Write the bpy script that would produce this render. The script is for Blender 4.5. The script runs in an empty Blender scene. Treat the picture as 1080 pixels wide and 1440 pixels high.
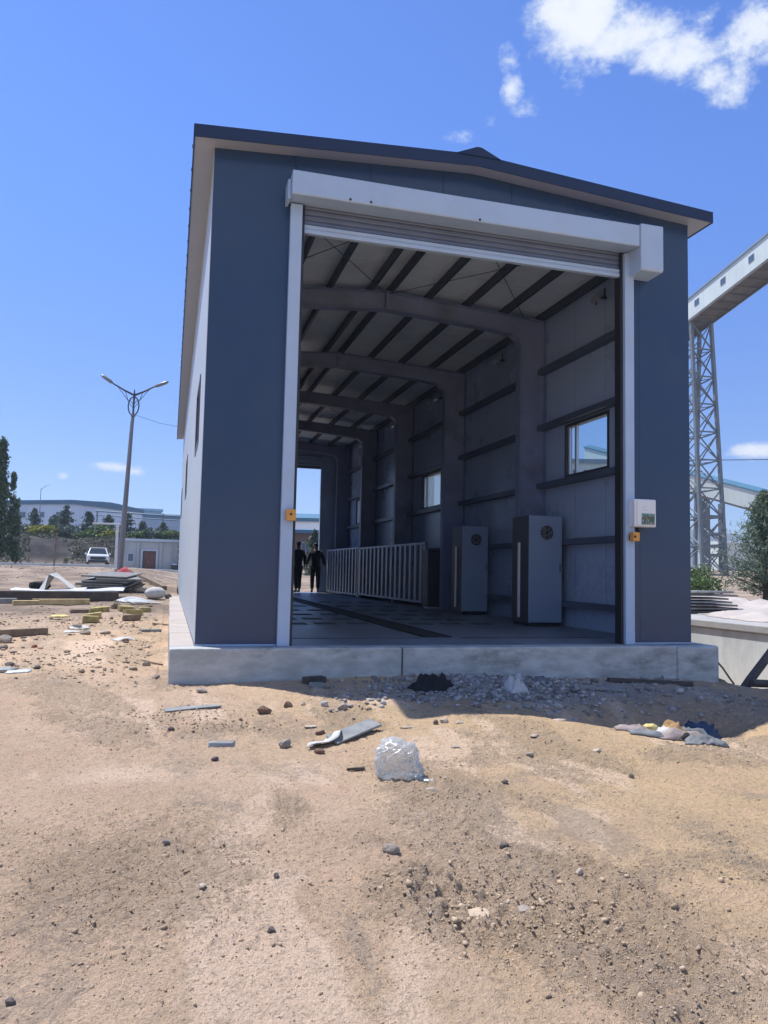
import bpy, bmesh, math, random
import numpy as np
from mathutils import Vector, Matrix, Euler
random.seed(7); RNG = np.random.default_rng(11)
SC = bpy.context.scene
COL = SC.collection
def R(d): return math.radians(d)

# ------------------------------------------------------------------ materials
def new_mat(name):
    m = bpy.data.materials.new(name); m.use_nodes = True
    nt = m.node_tree
    b = nt.nodes['Principled BSDF']
    return m, nt, b
def nd(nt, t, **kw):
    n = nt.nodes.new(t)
    for k, v in kw.items(): setattr(n, k, v)
    return n
def mth(nt, op, a, b=None, c=None, clamp=False):
    n = nd(nt, 'ShaderNodeMath', operation=op); n.use_clamp = clamp
    for i, x in enumerate((a, b, c)):
        if x is None: continue
        if isinstance(x, (int, float)): n.inputs[i].default_value = x
        else: nt.links.new(x, n.inputs[i])
    return n.outputs[0]
def mixc(nt, f, a, b, mode='MIX'):
    n = nd(nt, 'ShaderNodeMix', data_type='RGBA', blend_type=mode)
    for s, x in ((0, f), (6, a), (7, b)):
        if isinstance(x, (int, float)): n.inputs[s].default_value = x
        elif isinstance(x, (tuple, list)): n.inputs[s].default_value = (*x[:3], 1)
        else: nt.links.new(x, n.inputs[s])
    return n.outputs[2]
def noise(nt, vec, scale, detail=4, rough=.55, out=0):
    n = nd(nt, 'ShaderNodeTexNoise'); n.inputs['Scale'].default_value = scale
    n.inputs['Detail'].default_value = detail; n.inputs['Roughness'].default_value = rough
    nt.links.new(vec, n.inputs['Vector']); return n.outputs[out]
def ramp(nt, v, a, b):
    n = nd(nt, 'ShaderNodeMapRange', clamp=True, interpolation_type='SMOOTHSTEP')
    nt.links.new(v, n.inputs[0]); n.inputs[1].default_value = a; n.inputs[2].default_value = b
    return n.outputs[0]
def mapping(nt, vec, scale):
    n = nd(nt, 'ShaderNodeMapping'); n.inputs['Scale'].default_value = scale
    nt.links.new(vec, n.inputs[0]); return n.outputs[0]
def coords(nt):
    # world position of the surface, so that look-alikes do not repeat
    return nd(nt, 'ShaderNodeNewGeometry').outputs['Position']
def mat(name, col, rough=.6, metal=0., var=.12, scale=2., bump=0., bscale=40., dirt=None, dirt_amt=.35, dscale=1.2,
        seam=None, rib=None, spec=.5, stretch=(1, 1, 1)):
    m, nt, b = new_mat(name)
    P = coords(nt); Q = mapping(nt, P, stretch)
    n1 = noise(nt, Q, scale, 6, .6)
    c = mixc(nt, ramp(nt, n1, .3, .7), tuple(x * (1 - var) for x in col), tuple(min(1, x * (1 + var)) for x in col))
    if dirt:
        n2 = noise(nt, Q, dscale, 8, .7)
        c = mixc(nt, mth(nt, 'MULTIPLY', ramp(nt, n2, .5, .72), dirt_amt), c, dirt)
    h = None
    if seam:
        ax, sp, wd = seam
        s = nd(nt, 'ShaderNodeSeparateXYZ'); nt.links.new(P, s.inputs[0])
        f = mth(nt, 'FRACT', mth(nt, 'DIVIDE', s.outputs['XYZ'.index(ax)], sp))
        e = mth(nt, 'MINIMUM', f, mth(nt, 'SUBTRACT', 1, f))
        line = ramp(nt, e, 0., wd / sp)
        c = mixc(nt, mth(nt, 'MULTIPLY', mth(nt, 'SUBTRACT', 1, line), .45), c, tuple(x * .35 for x in col))
        h = mth(nt, 'MULTIPLY', line, 1.2)
    if rib:
        ax, sp, amt = rib
        s = nd(nt, 'ShaderNodeSeparateXYZ'); nt.links.new(P, s.inputs[0])
        f = mth(nt, 'PINGPONG', s.outputs['XYZ'.index(ax)], sp / 2)
        g = mth(nt, 'MULTIPLY', ramp(nt, f, sp * .18, sp * .32), amt)
        h = g if h is None else mth(nt, 'ADD', h, g)
    if bump:
        g = mth(nt, 'MULTIPLY', noise(nt, Q, bscale, 5, .6), bump)
        h = g if h is None else mth(nt, 'ADD', h, g)
    nt.links.new(c, b.inputs['Base Color'])
    b.inputs['Metallic'].default_value = metal
    b.inputs['Specular IOR Level'].default_value = spec
    r = nd(nt, 'ShaderNodeMapRange'); nt.links.new(n1, r.inputs[0])
    r.inputs[1].default_value = .3; r.inputs[2].default_value = .7
    r.inputs[3].default_value = max(.03, rough - .08); r.inputs[4].default_value = min(1, rough + .08)
    nt.links.new(r.outputs[0], b.inputs['Roughness'])
    if h is not None:
        bn = nd(nt, 'ShaderNodeBump'); bn.inputs['Distance'].default_value = .01; bn.inputs['Strength'].default_value = .6
        nt.links.new(h, bn.inputs['Height']); nt.links.new(bn.outputs[0], b.inputs['Normal'])
    return m
def glass_mat(name, tint=(.85, .92, .95), refl=.1):
    m, nt, b = new_mat(name); nt.nodes.remove(b)
    out = nt.nodes['Material Output']
    t = nd(nt, 'ShaderNodeBsdfTransparent'); t.inputs[0].default_value = (*tint, 1)
    g = nd(nt, 'ShaderNodeBsdfGlossy'); g.inputs['Roughness'].default_value = .03
    mx = nd(nt, 'ShaderNodeMixShader')
    f = nd(nt, 'ShaderNodeLayerWeight'); f.inputs[0].default_value = .5
    nt.links.new(mth(nt, 'ADD', mth(nt, 'MULTIPLY', mth(nt, 'POWER', f.outputs['Facing'], 4), .5), refl - .05, clamp=True), mx.inputs[0])
    nt.links.new(t.outputs[0], mx.inputs[1]); nt.links.new(g.outputs[0], mx.inputs[2])
    nt.links.new(mx.outputs[0], out.inputs[0]); return m
def leaf_mat(name, c1, c2, scale=1.5):
    m, nt, b = new_mat(name)
    P = coords(nt)
    n = noise(nt, P, scale, 4, .7); k = noise(nt, P, 14, 2, .5)
    c = mixc(nt, ramp(nt, mth(nt, 'ADD', mth(nt, 'MULTIPLY', n, .6), mth(nt, 'MULTIPLY', k, .4)), .36, .64), c1, c2)
    nt.links.new(c, b.inputs['Base Color']); b.inputs['Roughness'].default_value = .6
    tr = nd(nt, 'ShaderNodeBsdfTranslucent'); nt.links.new(c, tr.inputs[0])
    mx = nd(nt, 'ShaderNodeMixShader'); mx.inputs[0].default_value = .25
    nt.links.new(b.outputs[0], mx.inputs[1]); nt.links.new(tr.outputs[0], mx.inputs[2])
    nt.links.new(mx.outputs[0], nt.nodes['Material Output'].inputs[0]); return m

M = {}
M['navy'] = mat('navy_panel', (.0165, .043, .098), .32, 0, .06, .7, .12, 2.5, (.09, .10, .11), .16, .9, seam=('X', .98, .006), spec=.6)
M['navy_trim'] = mat('navy_trim', (.014, .030, .078), .5, .0, .08, 1.5, spec=.3)
M['wall_white'] = mat('white_cladding', (.38, .43, .47), .5, 0, .05, 1.2, 0, 40, (.5, .47, .42), .22, .8, seam=('Y', 1.0, .012), rib=('Y', .1, .25))
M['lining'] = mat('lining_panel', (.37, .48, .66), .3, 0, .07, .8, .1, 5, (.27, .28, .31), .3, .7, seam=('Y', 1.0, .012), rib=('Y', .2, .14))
M['ceiling'] = mat('ceiling_panel', (.72, .86, 1.0), .38, 0, .08, .9, .1, 4, (.38, .37, .39), .4, .7, seam=('Y', 1.05, .014))
M['soffit'] = mat('soffit_panel', (.27, .30, .36), .5, 0, .05, 1.5)
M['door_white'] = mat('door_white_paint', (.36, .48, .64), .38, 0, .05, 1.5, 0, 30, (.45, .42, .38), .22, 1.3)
M['curtain'] = mat('curtain_slat', (.13, .165, .24), .45, .2, .1, 1.5)
M['frame_grey'] = mat('steel_frame_paint', (.21, .26, .40), .5, 0, .12, 1.2, 0, 30, (.12, .12, .13), .5, 1.)
M['dark_steel'] = mat('dark_purlin_steel', (.05, .062, .09), .45, .2, .15, 2)
M['girt_steel'] = mat('girt_steel', (.10, .125, .18), .45, .2, .12, 2)
M['galv'] = mat('galvanised_steel', (.34, .375, .43), .42, .6, .16, 3, .2, 8, (.38, .40, .44), .5, 1.6)
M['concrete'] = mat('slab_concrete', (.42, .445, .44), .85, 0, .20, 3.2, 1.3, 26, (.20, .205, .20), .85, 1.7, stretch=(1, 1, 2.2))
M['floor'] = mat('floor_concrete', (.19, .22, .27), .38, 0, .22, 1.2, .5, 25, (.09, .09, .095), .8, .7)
M['pale_concrete'] = mat('pale_wall_concrete', (.53, .57, .58), .85, 0, .10, 1.0, .8, 25, (.30, .29, .27), .5, .9, stretch=(1, 1, .35))
M['black_iron'] = mat('black_grating', (.03, .03, .034), .6, .3, .2, 6)
M['grate'] = mat('rusty_floor_grate', (.085, .085, .09), .6, .2, .3, 6)
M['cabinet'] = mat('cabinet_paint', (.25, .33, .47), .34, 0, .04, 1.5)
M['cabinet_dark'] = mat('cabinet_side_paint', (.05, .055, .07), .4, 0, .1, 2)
M['black'] = mat('black_plastic', (.018, .018, .022), .45)
M['orange'] = mat('orange_plastic', (.62, .30, .06), .45)
M['box_white'] = mat('white_box_plastic', (.74, .76, .77), .4, 0, .04, 3)
M['window_alu'] = mat('window_frame', (.085, .09, .105), .4, .3, .1, 3)
M['window_pale'] = mat('window_frame_pale', (.62, .64, .67), .35, .4, .08, 3)
M['glass'] = glass_mat('window_glass')
M['dark_glass'] = mat('dark_glass', (.03, .04, .05), .08, 0, .1, 3)
M['timber'] = mat('weathered_timber', (.20, .15, .105), .8, 0, .3, 5, 1., 60, (.10, .08, .065), .6, 3, stretch=(1, 1, 1))
M['timber_dark'] = mat('dark_wet_timber', (.075, .062, .055), .8, 0, .3, 5, 1., 50)
M['timber_yellow'] = mat('yellow_new_timber', (.47, .36, .18), .75, 0, .25, 5, .6, 50)
M['foam'] = mat('yellow_rock_wool', (.34, .28, .12), .95, 0, .3, 9, 1.5, 60)
M['board'] = mat('grey_board', (.22, .235, .24), .6, 0, .25, 5, .6, 30, (.36, .33, .28), .5, 4)
M['board_dark'] = mat('dark_formwork_board', (.17, .165, .155), .6, 0, .3, 5, .6, 30, (.3, .28, .24), .4, 4)
M['sheet'] = mat('pale_sheet_metal', (.62, .65, .67), .4, .2, .1, 2, .3, 10, (.42, .40, .36), .4, 3)
M['stone'] = mat('grey_stone', (.29, .25, .21), .9, 0, .3, 9, 1.5, 60)
M['stone_pale'] = mat('pale_stone', (.42, .36, .29), .9, 0, .2, 9, 1.5, 60)
M['stone_dark'] = mat('dark_stone', (.12, .105, .095), .85, 0, .3, 12, 1.5, 60)
M['mud'] = mat('dried_mud', (.47, .37, .27), .95, 0, .12, 9, 1.2, 50)
M['brick'] = mat('broken_brick', (.17, .10, .07), .9, 0, .3, 12, 1.5, 60)
M['red_brick'] = mat('red_brick_bit', (.32, .12, .08), .9, 0, .3, 12, 1.5, 60)
M['cloth_black'] = mat('black_cloth', (.012, .012, .015), .9, 0, .2, 8)
M['cloth_white'] = mat('white_cloth', (.47, .47, .46), .85, 0, .12, 6, .5, 30)
M['cloth_grey'] = mat('grey_cloth', (.14, .15, .16), .85, 0, .25, 9, .5, 30)
M['cloth_pink'] = mat('pink_grey_sacking', (.27, .225, .21), .9, 0, .25, 9, .5, 30)
M['cloth_blue'] = mat('blue_plastic_sack', (.03, .052, .095), .45, 0, .25, 9, .5, 30)
M['cloth_red'] = mat('red_cloth', (.36, .05, .06), .85)
M['tarp'] = mat('pale_tarpaulin', (.40, .36, .335), .7, 0, .14, 1.6, .6, 9, (.50, .40, .36), .4, 1.0)
M['foam_yellow'] = mat('yellow_foam_lump', (.62, .50, .20), .9, 0, .15, 9, 1., 50)
M['card'] = mat('brown_cardboard', (.26, .16, .07), .85, 0, .2, 8)
M['pole_grey'] = mat('lamp_post_steel', (.20, .215, .24), .45, .4, .12, 2, 0, 30, (.25, .17, .12), .4, 2)
M['tower_steel'] = mat('trestle_steel', (.13, .165, .19), .6, .1, .12, .6, 0, 20, (.28, .22, .18), .5, .7)
M['gallery_white'] = mat('gallery_cladding', (.58, .65, .63), .55, 0, .05, .3, 0, 10, (.55, .56, .53), .4, .25, seam=('Y', 1.2, .03))
M['gallery_roof'] = mat('gallery_roof_blue', (.20, .27, .36), .5, 0, .1, .5)
M['gallery_under'] = mat('gallery_underside', (.10, .095, .085), .8, 0, .3, .8)
M['far_white'] = mat('factory_white_wall', (.82, .85, .90), .7, 0, .05, .12, 0, 10, (.42, .46, .52), .5, .08)
M['far_pale'] = mat('warehouse_cladding', (.40, .48, .57), .7, 0, .06, .1, 0, 10, (.32, .40, .5), .5, .08)
M['far_roof'] = mat('factory_blue_roof', (.05, .16, .25), .6, 0, .1, .1)
M['far_window'] = mat('factory_window', (.07, .10, .15), .2, 0, .1, .3)
M['hut_wall'] = mat('hut_render', (.36, .38, .40), .85, 0, .12, .7, .5, 8, (.22, .23, .24), .7, .6, stretch=(1, 1, .3))
M['hut_door'] = mat('hut_door_paint', (.13, .045, .035), .6, 0, .2, 2)
M['trunk'] = mat('bark', (.10, .08, .062), .9, 0, .3, 8, 1.5, 30)
M['car_white'] = mat('car_paint', (.72, .73, .75), .18, 0, .02, 1)
M['tyre'] = mat('tyre_rubber', (.02, .02, .022), .8)
M['rim'] = mat('alloy_rim', (.35, .36, .38), .3, .8)
M['lamp_lens'] = mat('lamp_lens', (.55, .58, .62), .12, .2)
M['skin'] = mat('skin', (.28, .17, .12), .55)
M['jacket'] = mat('dark_jacket', (.014, .016, .026), .85, 0, .2, 12)
M['trousers'] = mat('dark_trousers', (.012, .013, .018), .85, 0, .2, 12)
M['hair'] = mat('black_hair', (.008, .007, .007), .5)
M['shoe'] = mat('black_shoe', (.01, .01, .012), .4)
M['poplar'] = leaf_mat('poplar_leaf', (.06, .11, .07), (.14, .21, .12), .9)
M['spruce'] = leaf_mat('spruce_needles', (.045, .08, .065), (.11, .155, .11), .8)
M['pine'] = leaf_mat('pine_needles', (.06, .11, .07), (.18, .24, .15), 1.6)
M['bush'] = leaf_mat('green_bush_leaf', (.06, .11, .03), (.13, .20, .06), 1.2)
M['bush_yellow'] = leaf_mat('yellow_bush_leaf', (.14, .17, .02), (.32, .30, .03), 1.)
M['weed'] = leaf_mat('bank_scrub_leaf', (.05, .06, .035), (.10, .11, .05), 1.)
M['hill'] = mat('far_hill', (.10, .13, .15), .95, 0, .2, .01)
M['ledge'] = mat('ledge_concrete', (.385, .34, .31), .85, 0, .10, 2.0, .8, 25, (.28, .25, .22), .5, 1.6)
M['coping'] = mat('coping_concrete', (.34, .34, .335), .85, 0, .10, 2.0, .8, 25, (.28, .26, .24), .5, 1.6)
M['road'] = mat('road_concrete', (.38, .36, .33), .9, 0, .12, .4, .4, 10)
M['gravel'] = mat('blue_grey_gravel', (.25, .255, .26), .9, 0, .35, 25, 1., 90)

# the picture printed on the control box: a small landscape of blurred greens and browns
m, nt, b = new_mat('sticker_print')
P = coords(nt); sx = nd(nt, 'ShaderNodeSeparateXYZ'); nt.links.new(P, sx.inputs[0])
n = noise(nt, P, 22, 5, .7, 1); k = noise(nt, P, 16, 4, .6)
c = mixc(nt, ramp(nt, k, .42, .58), (.04, .12, .08), (.26, .16, .08))
c = mixc(nt, ramp(nt, noise(nt, mapping(nt, P, (1.3, 1, .7)), 31, 3, .6), .56, .66), c, (.50, .55, .52))
c = mixc(nt, ramp(nt, sx.outputs[2], 1.715, 1.765), c, (.10, .30, .26))
nt.links.new(c, b.inputs['Base Color']); b.inputs['Roughness'].default_value = .3
M['sticker'] = m

# crumpled transparent plastic
m, nt, b = new_mat('clear_plastic_film'); nt.nodes.remove(b)
P = coords(nt)
t = nd(nt, 'ShaderNodeBsdfTransparent'); t.inputs[0].default_value = (.90, .93, .94, 1)
d = nd(nt, 'ShaderNodeBsdfDiffuse'); d.inputs[0].default_value = (.74, .77, .78, 1)
tl = nd(nt, 'ShaderNodeBsdfTranslucent'); tl.inputs[0].default_value = (.74, .77, .78, 1)
g = nd(nt, 'ShaderNodeBsdfGlossy'); g.inputs['Roughness'].default_value = .22
bn = nd(nt, 'ShaderNodeBump'); bn.inputs['Strength'].default_value = .6; bn.inputs['Distance'].default_value = .015
nt.links.new(noise(nt, mapping(nt, P, (1, 1, .6)), 26, 4, .55), bn.inputs['Height'])
for q in (d, tl, g): nt.links.new(bn.outputs[0], q.inputs['Normal'])
m1 = nd(nt, 'ShaderNodeMixShader'); m1.inputs[0].default_value = .5
nt.links.new(d.outputs[0], m1.inputs[1]); nt.links.new(tl.outputs[0], m1.inputs[2])
m2 = nd(nt, 'ShaderNodeMixShader'); m2.inputs[0].default_value = .22
nt.links.new(m1.outputs[0], m2.inputs[1]); nt.links.new(g.outputs[0], m2.inputs[2])
lw = nd(nt, 'ShaderNodeLayerWeight'); lw.inputs[0].default_value = .5; nt.links.new(bn.outputs[0], lw.inputs['Normal'])
m3 = nd(nt, 'ShaderNodeMixShader'); nt.links.new(mth(nt, 'ADD', mth(nt, 'MULTIPLY', mth(nt, 'POWER', lw.outputs['Facing'], 1.3), .60), .34), m3.inputs[0])
nt.links.new(t.outputs[0], m3.inputs[1]); nt.links.new(m2.outputs[0], m3.inputs[2])
nt.links.new(m3.outputs[0], nt.nodes['Material Output'].inputs[0]); M['film'] = m

# ------------------------------------------------------------------ mesh helpers
class MB:
    def __init__(s): s.V = []; s.F = []; s.I = []; s.n = 0
    def add(s, V, F, m=0):
        V = np.asarray(V, float)
        s.V.append(V)
        for k, f in enumerate(F):
            s.F.append([int(i) + s.n for i in f]); s.I.append(m if isinstance(m, int) else int(m[k]))
        s.n += len(V); return s
    def box(s, x0, x1, y0, y1, z0, z1, m=0, mf=None):
        V = [(x, y, z) for x in (x0, x1) for y in (y0, y1) for z in (z0, z1)]
        F = [(0, 1, 3, 2), (4, 6, 7, 5), (0, 4, 5, 1), (2, 3, 7, 6), (0, 2, 6, 4), (1, 5, 7, 3)]   # -x +x -y +y -z +z
        return s.add(V, F, m if mf is None else mf)
    def obox(s, c, size, rot=(0, 0, 0), m=0, jit=0):
        a, b_, d_ = (q / 2 for q in size)
        V = np.array([(x, y, z) for x in (-a, a) for y in (-b_, b_) for z in (-d_, d_)])
        if jit: V = V + RNG.uniform(-jit, jit, V.shape)
        Rm = np.array(Euler([R(q) for q in rot]).to_matrix())
        V = V @ Rm.T + np.array(c)
        return s.add(V, [(0, 1, 3, 2), (4, 6, 7, 5), (0, 4, 5, 1), (2, 3, 7, 6), (0, 2, 6, 4), (1, 5, 7, 3)], m)
    def path(s, pts, rad, n=8, m=0, closed=False):
        pts = np.array(pts, float); k = len(pts)
        rad = [rad] * k if isinstance(rad, (int, float)) else rad
        rings = []; up = np.array([.13, .21, .97])
        for i in range(k):
            if closed: t = pts[(i + 1) % k] - pts[i - 1]
            else: t = pts[min(i + 1, k - 1)] - pts[max(i - 1, 0)]
            t = t / (np.linalg.norm(t) + 1e-9)
            a = np.cross(t, up)
            if np.linalg.norm(a) < .2: a = np.cross(t, [1, 0, 0])
            a /= np.linalg.norm(a); b_ = np.cross(t, a)
            th = np.arange(n) * 2 * np.pi / n
            rings.append(pts[i] + rad[i] * (np.cos(th)[:, None] * a + np.sin(th)[:, None] * b_))
        V = np.concatenate(rings); F = []
        for i in range(k if closed else k - 1):
            j = (i + 1) % k
            for q in range(n): F.append((i * n + q, i * n + (q + 1) % n, j * n + (q + 1) % n, j * n + q))
        if not closed: F.append(tuple(range(n))[::-1]); F.append(tuple((k - 1) * n + q for q in range(n)))
        return s.add(V, F, m)
    def prism(s, poly, axis, a, b_, m=0, mf=None):
        n = len(poly); V = []
        for q in (a, b_):
            for u, v in poly:
                V.append({'x': (q, u, v), 'y': (u, q, v), 'z': (u, v, q)}[axis])
        F = [tuple(range(n)), tuple(range(2 * n - 1, n - 1, -1))] + [(i, n + i, n + (i + 1) % n, (i + 1) % n) for i in range(n)]
        return s.add(V, F, m if mf is None else mf)
    def bar(s, p0, p1, w, h, m=0, up=(0, 0, 1)):
        p0 = np.array(p0, float); p1 = np.array(p1, float); t = p1 - p0; t /= np.linalg.norm(t)
        a = np.cross(t, up)
        if np.linalg.norm(a) < .05: a = np.cross(t, [1, 0, 0])
        a /= np.linalg.norm(a); b_ = np.cross(a, t)
        V = [p + sa * a * w / 2 + sb * b_ * h / 2 for p in (p0, p1) for sa in (-1, 1) for sb in (-1, 1)]
        return s.add(V, [(0, 1, 3, 2), (4, 6, 7, 5), (0, 4, 5, 1), (2, 3, 7, 6), (0, 2, 6, 4), (1, 5, 7, 3)], m)
    def grid(s, fn, nu, nv, m=0, thick=0):
        V = np.array([fn(u / nu, v / nv) for u in range(nu + 1) for v in range(nv + 1)], float)
        F = [(u * (nv + 1) + v, (u + 1) * (nv + 1) + v, (u + 1) * (nv + 1) + v + 1, u * (nv + 1) + v + 1) for u in range(nu) for v in range(nv)]
        s.add(V, F, m)
        if thick:
            W = V - np.array([0, 0, thick]); s.add(W, [f[::-1] for f in F], m)
            o = s.n - 2 * len(V); L = len(V)
            e = [u * (nv + 1) for u in range(nu + 1)] + [nu * (nv + 1) + v for v in range(1, nv + 1)] + \
                [u * (nv + 1) + nv for u in range(nu - 1, -1, -1)] + [v for v in range(nv - 1, 0, -1)]
            for i in range(len(e)):
                a, b_ = e[i], e[(i + 1) % len(e)]
                s.F.append([o + b_, o + a, o + L + a, o + L + b_]); s.I.append(m)
        return s
    def quads(s, C, A, B, m=0):
        C = np.asarray(C); n = len(C)
        V = np.stack([C - A - B, C + A - B, C + A + B, C - A + B], 1).reshape(-1, 3)
        F = np.arange(n * 4).reshape(n, 4)
        s.V.append(V); s.F.extend((F + s.n).tolist()); s.I.extend([m] * n); s.n += n * 4; return s
    def build(s, name, mats, parent=None, loc=None, smooth=False, bevel=0, seg=2, autosmooth=None):
        me = bpy.data.meshes.new(name)
        V = np.concatenate(s.V)
        o = bpy.data.objects.new(name, me); COL.objects.link(o)
        off = np.zeros(3)
        if loc is not None: off = np.array(loc, float); o.location = loc
        q = parent
        if parent is not None:
            o.parent = parent; w = np.zeros(3)
            while q is not None: w += np.array(q.location); q = q.parent
            off = w + (np.array(loc, float) * 0 if loc is not None else 0)
            if loc is not None: o.location = Vector(loc) - Vector(w); off = np.array(loc, float)
        me.from_pydata((V - off).tolist(), [], s.F)
        mats = mats if isinstance(mats, (list, tuple)) else [mats]
        for x in mats: me.materials.append(M[x] if isinstance(x, str) else x)
        if len(mats) > 1: me.polygons.foreach_set('material_index', s.I)
        if smooth: me.polygons.foreach_set('use_smooth', [True] * len(me.polygons))
        me.update()
        bm = bmesh.new(); bm.from_mesh(me); 
        if len(bm.faces) < 20000: bmesh.ops.recalc_face_normals(bm, faces=bm.faces)
        bm.to_mesh(me); bm.free()
        if bevel:
            bv = o.modifiers.new('Bevel', 'BEVEL'); bv.width = bevel; bv.segments = seg; bv.limit_method = 'ANGLE'
            bv.use_clamp_overlap = True
        return o
def tag(o, label=None, cat=None, group=None, kind=None):
    if label: o['label'] = label
    if cat: o['category'] = cat
    if group: o['group'] = group
    if kind: o['kind'] = kind
    return o
def thing(name, label, cat, loc=(0, 0, 0), rz=0, group=None):
    o = bpy.data.objects.new(name, None); COL.objects.link(o); o.empty_display_size = .3
    o.location = loc; o.rotation_euler = (0, 0, rz)
    return tag(o, label, cat, group)
def copy_tree(o, parent=None):
    c = o.copy(); COL.objects.link(c); c.parent = parent
    for ch in list(o.children): copy_tree(ch, c)
    return c

# ------------------------------------------------------------------ terrain
def sst(a,b,x):
    t=np.clip((x-a)/(b-a),0,1);return t*t*(3-2*t)
def gau(x,y,cx,cy,sx,sy): return np.exp(-(((x-cx)/sx)**2+((y-cy)/sy)**2))
def hbase(x,y):
    x=np.asarray(x,float);y=np.asarray(y,float)
    zl=np.interp(y,[-12,-9,-5,0,5,10,15,20,26,40,63,67.5,71.5,80,110,400],[-.58,-.54,-.49,-.40,-.33,-.2,0,.3,.66,.75,.72,.75,3.3,3.9,4.6,8])
    zc=np.interp(y,[-12,-9,-5,0,21,22.4,24,30,45,63,67.5,71.5,80,110,400],[-.58,-.54,-.49,-.40,-.4,-.06,-.03,.1,.5,.68,.75,3.3,3.9,4.6,8])
    zr=np.interp(y,[-12,-9,-5,0,4,30,76,150,400],[-.6,-.55,-.55,-.6,-.3,-.15,1.5,3,6])
    t=sst(-.3,-.05,x)*sst(0.02,.12,x+2*0+.0*y) 
    t=np.where(y>20,sst(-2.5,1.5,x)*sst(20,24,y)+t*(1-sst(20,24,y)),t)
    z=zl*(1-t)+zc*t
    r=sst(7.0,16,x)*sst(-2,1,y)+sst(5,9,x)*(1-sst(-2,1,y))
    r=np.where(y>20,sst(8,24,x),r)
    z=z*(1-r)+zr*r
    # drop into the pit beside the building
    z=z-1.1*sst(-.55,.5,y)*sst(6.98,7.7,x)*(1-sst(11,14,x))*(1-sst(19,21,y))
    # low heaps and hollows of the site in front of the slab
    z=z+.10*gau(x,y,1.75,-1.9,.42,.22)+.09*gau(x,y,3.3,-.85,.9,.5)+.06*gau(x,y,2.2,-.3,1.6,.4)
    z=z-.44*gau(x,y,4.65,-2.4,.95,.62)+.05*gau(x,y,3.2,-2.9,1.2,.4)+.08*gau(x,y,5.9,-3.3,.7,.5)-.16*gau(x,y,7.3,-1.0,.9,.9)
    z=z+.05*gau(x,y,-.15,-1.1,.5,.4)-.05*gau(x,y,.4,-3.2,1.2,.8)+.05*gau(x,y,-2,-1,1.5,1.2)
    z=z-.3*sst(-6,-4.2,x)*sst(40,58,y)*(1-sst(8,14,x))*(1-sst(72,78,y))
    return z

def hsh(i, j, s):
    with np.errstate(over='ignore'):
        n = (i.astype(np.int64) * 374761393 + j.astype(np.int64) * 668265263 + s * 974634777) & 0x7fffffff
        n = ((n ^ (n >> 13)) * 1274126177) & 0x7fffffff
        n = (n ^ (n >> 16)) & 0xffff
    return n / 65535.
def vnoise(x, y, s=0):
    i = np.floor(x); j = np.floor(y); u = x - i; v = y - j
    u = u * u * u * (u * (u * 6 - 15) + 10); v = v * v * v * (v * (v * 6 - 15) + 10)
    a, b_, c, d = hsh(i, j, s), hsh(i + 1, j, s), hsh(i, j + 1, s), hsh(i + 1, j + 1, s)
    return (a * (1 - u) + b_ * u) * (1 - v) + (c * (1 - u) + d * u) * v
def fbm(x, y, f, o=4, s=0, g=.5):
    r = 0; a = 1; t = 0
    x, y = x * .8 - y * .6, x * .6 + y * .8
    for k in range(o):
        r = r + a * vnoise(x * f + 17.3 * k, y * f - 9.1 * k, s + k); t += a; a *= g; f *= 2.03
    return r / t
def fbm2(x, y, f, o=4, s=0, g=.5):
    r = 0; a = 1; t = 0
    for k in range(o):
        r = r + a * vnoise(x * f + 13.7 * k + 3.1, y * f - 7.3 * k, s + k); t += a; a *= g; f *= 2.03
    return r / t
def rough_mask(x, y):
    n = .6 * fbm2(x * 1.9, y * .55, .75, 4, 5) + .4 * fbm(x, y, 1.3, 4, 15)
    m = sst(.44, .58, n)
    z = gau(x, y, 1.15, -6.1, .6, .6) * .9 + gau(x, y, -.4, -5.3, .75, .9) * 1.0 + gau(x, y, 1.3, -4.7, .28, 1.2) * .8 + gau(x, y, 2.3, -3.7, 1.3, .25) * .8 + gau(x, y, .2, -2.4, .8, .35) * .8
    z = z - gau(x, y, -.55, -3.7, .75, .45) * 1.1 - gau(x, y, .75, -6.6, .25, 1.5) * .3
    return np.clip(m * .75 + z, 0, 1)
def hh(x, y):
    x = np.asarray(x, float); y = np.asarray(y, float)
    z = hbase(x, y)
    near = np.exp(-(np.maximum(0, np.hypot(x - .5, y + 7) - 6) / 14) ** 2)
    rm = rough_mask(x, y)
    z = z + (fbm(x, y, .7, 4, 1) - .5) * .12 * np.where((x > -.4) & (x < 7) & (y > -.4) & (y < 22), 0, 1)
    z = z + near * ((fbm(x, y, 4, 3, 2) - .5) * .024 + rm * (np.abs(fbm(x, y, 11, 3, 3) - .5) * -.07 + .012) + rm * (fbm(x, y, 24, 2, 4) - .5) * .03 + (gau(x, y, 1.2, -6.15, .5, .5) + gau(x, y, .87, -5.85, .3, .3)) * np.abs(fbm(x, y, 17, 3, 14) - .5) * .10 + (fbm(x, y, 30, 2, 9) - .5) * .010 + (.25 + rm) * (np.abs(fbm(x, y, 46, 2, 12) - .5) - .12) * -.035 - sst(-2.6, -3.8, y) * .018 * (np.exp(-((x - .52) / .13) ** 2) + np.exp(-((x - 1.98) / .15) ** 2)) + sst(-2.6, -3.8, y) * .010 * (np.exp(-((x - .30) / .07) ** 2) + np.exp(-((x - .76) / .07) ** 2)))
    far = sst(68, 76, y) * (1 - sst(12, 20, x))
    z = z + far * (fbm(x, y, .25, 4, 8) - .5) * 1.6
    z = np.where((x > -.05) & (x < 6.9) & (y > -.05) & (y < 22.1), np.minimum(z, -.06), z)
    return z
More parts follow.
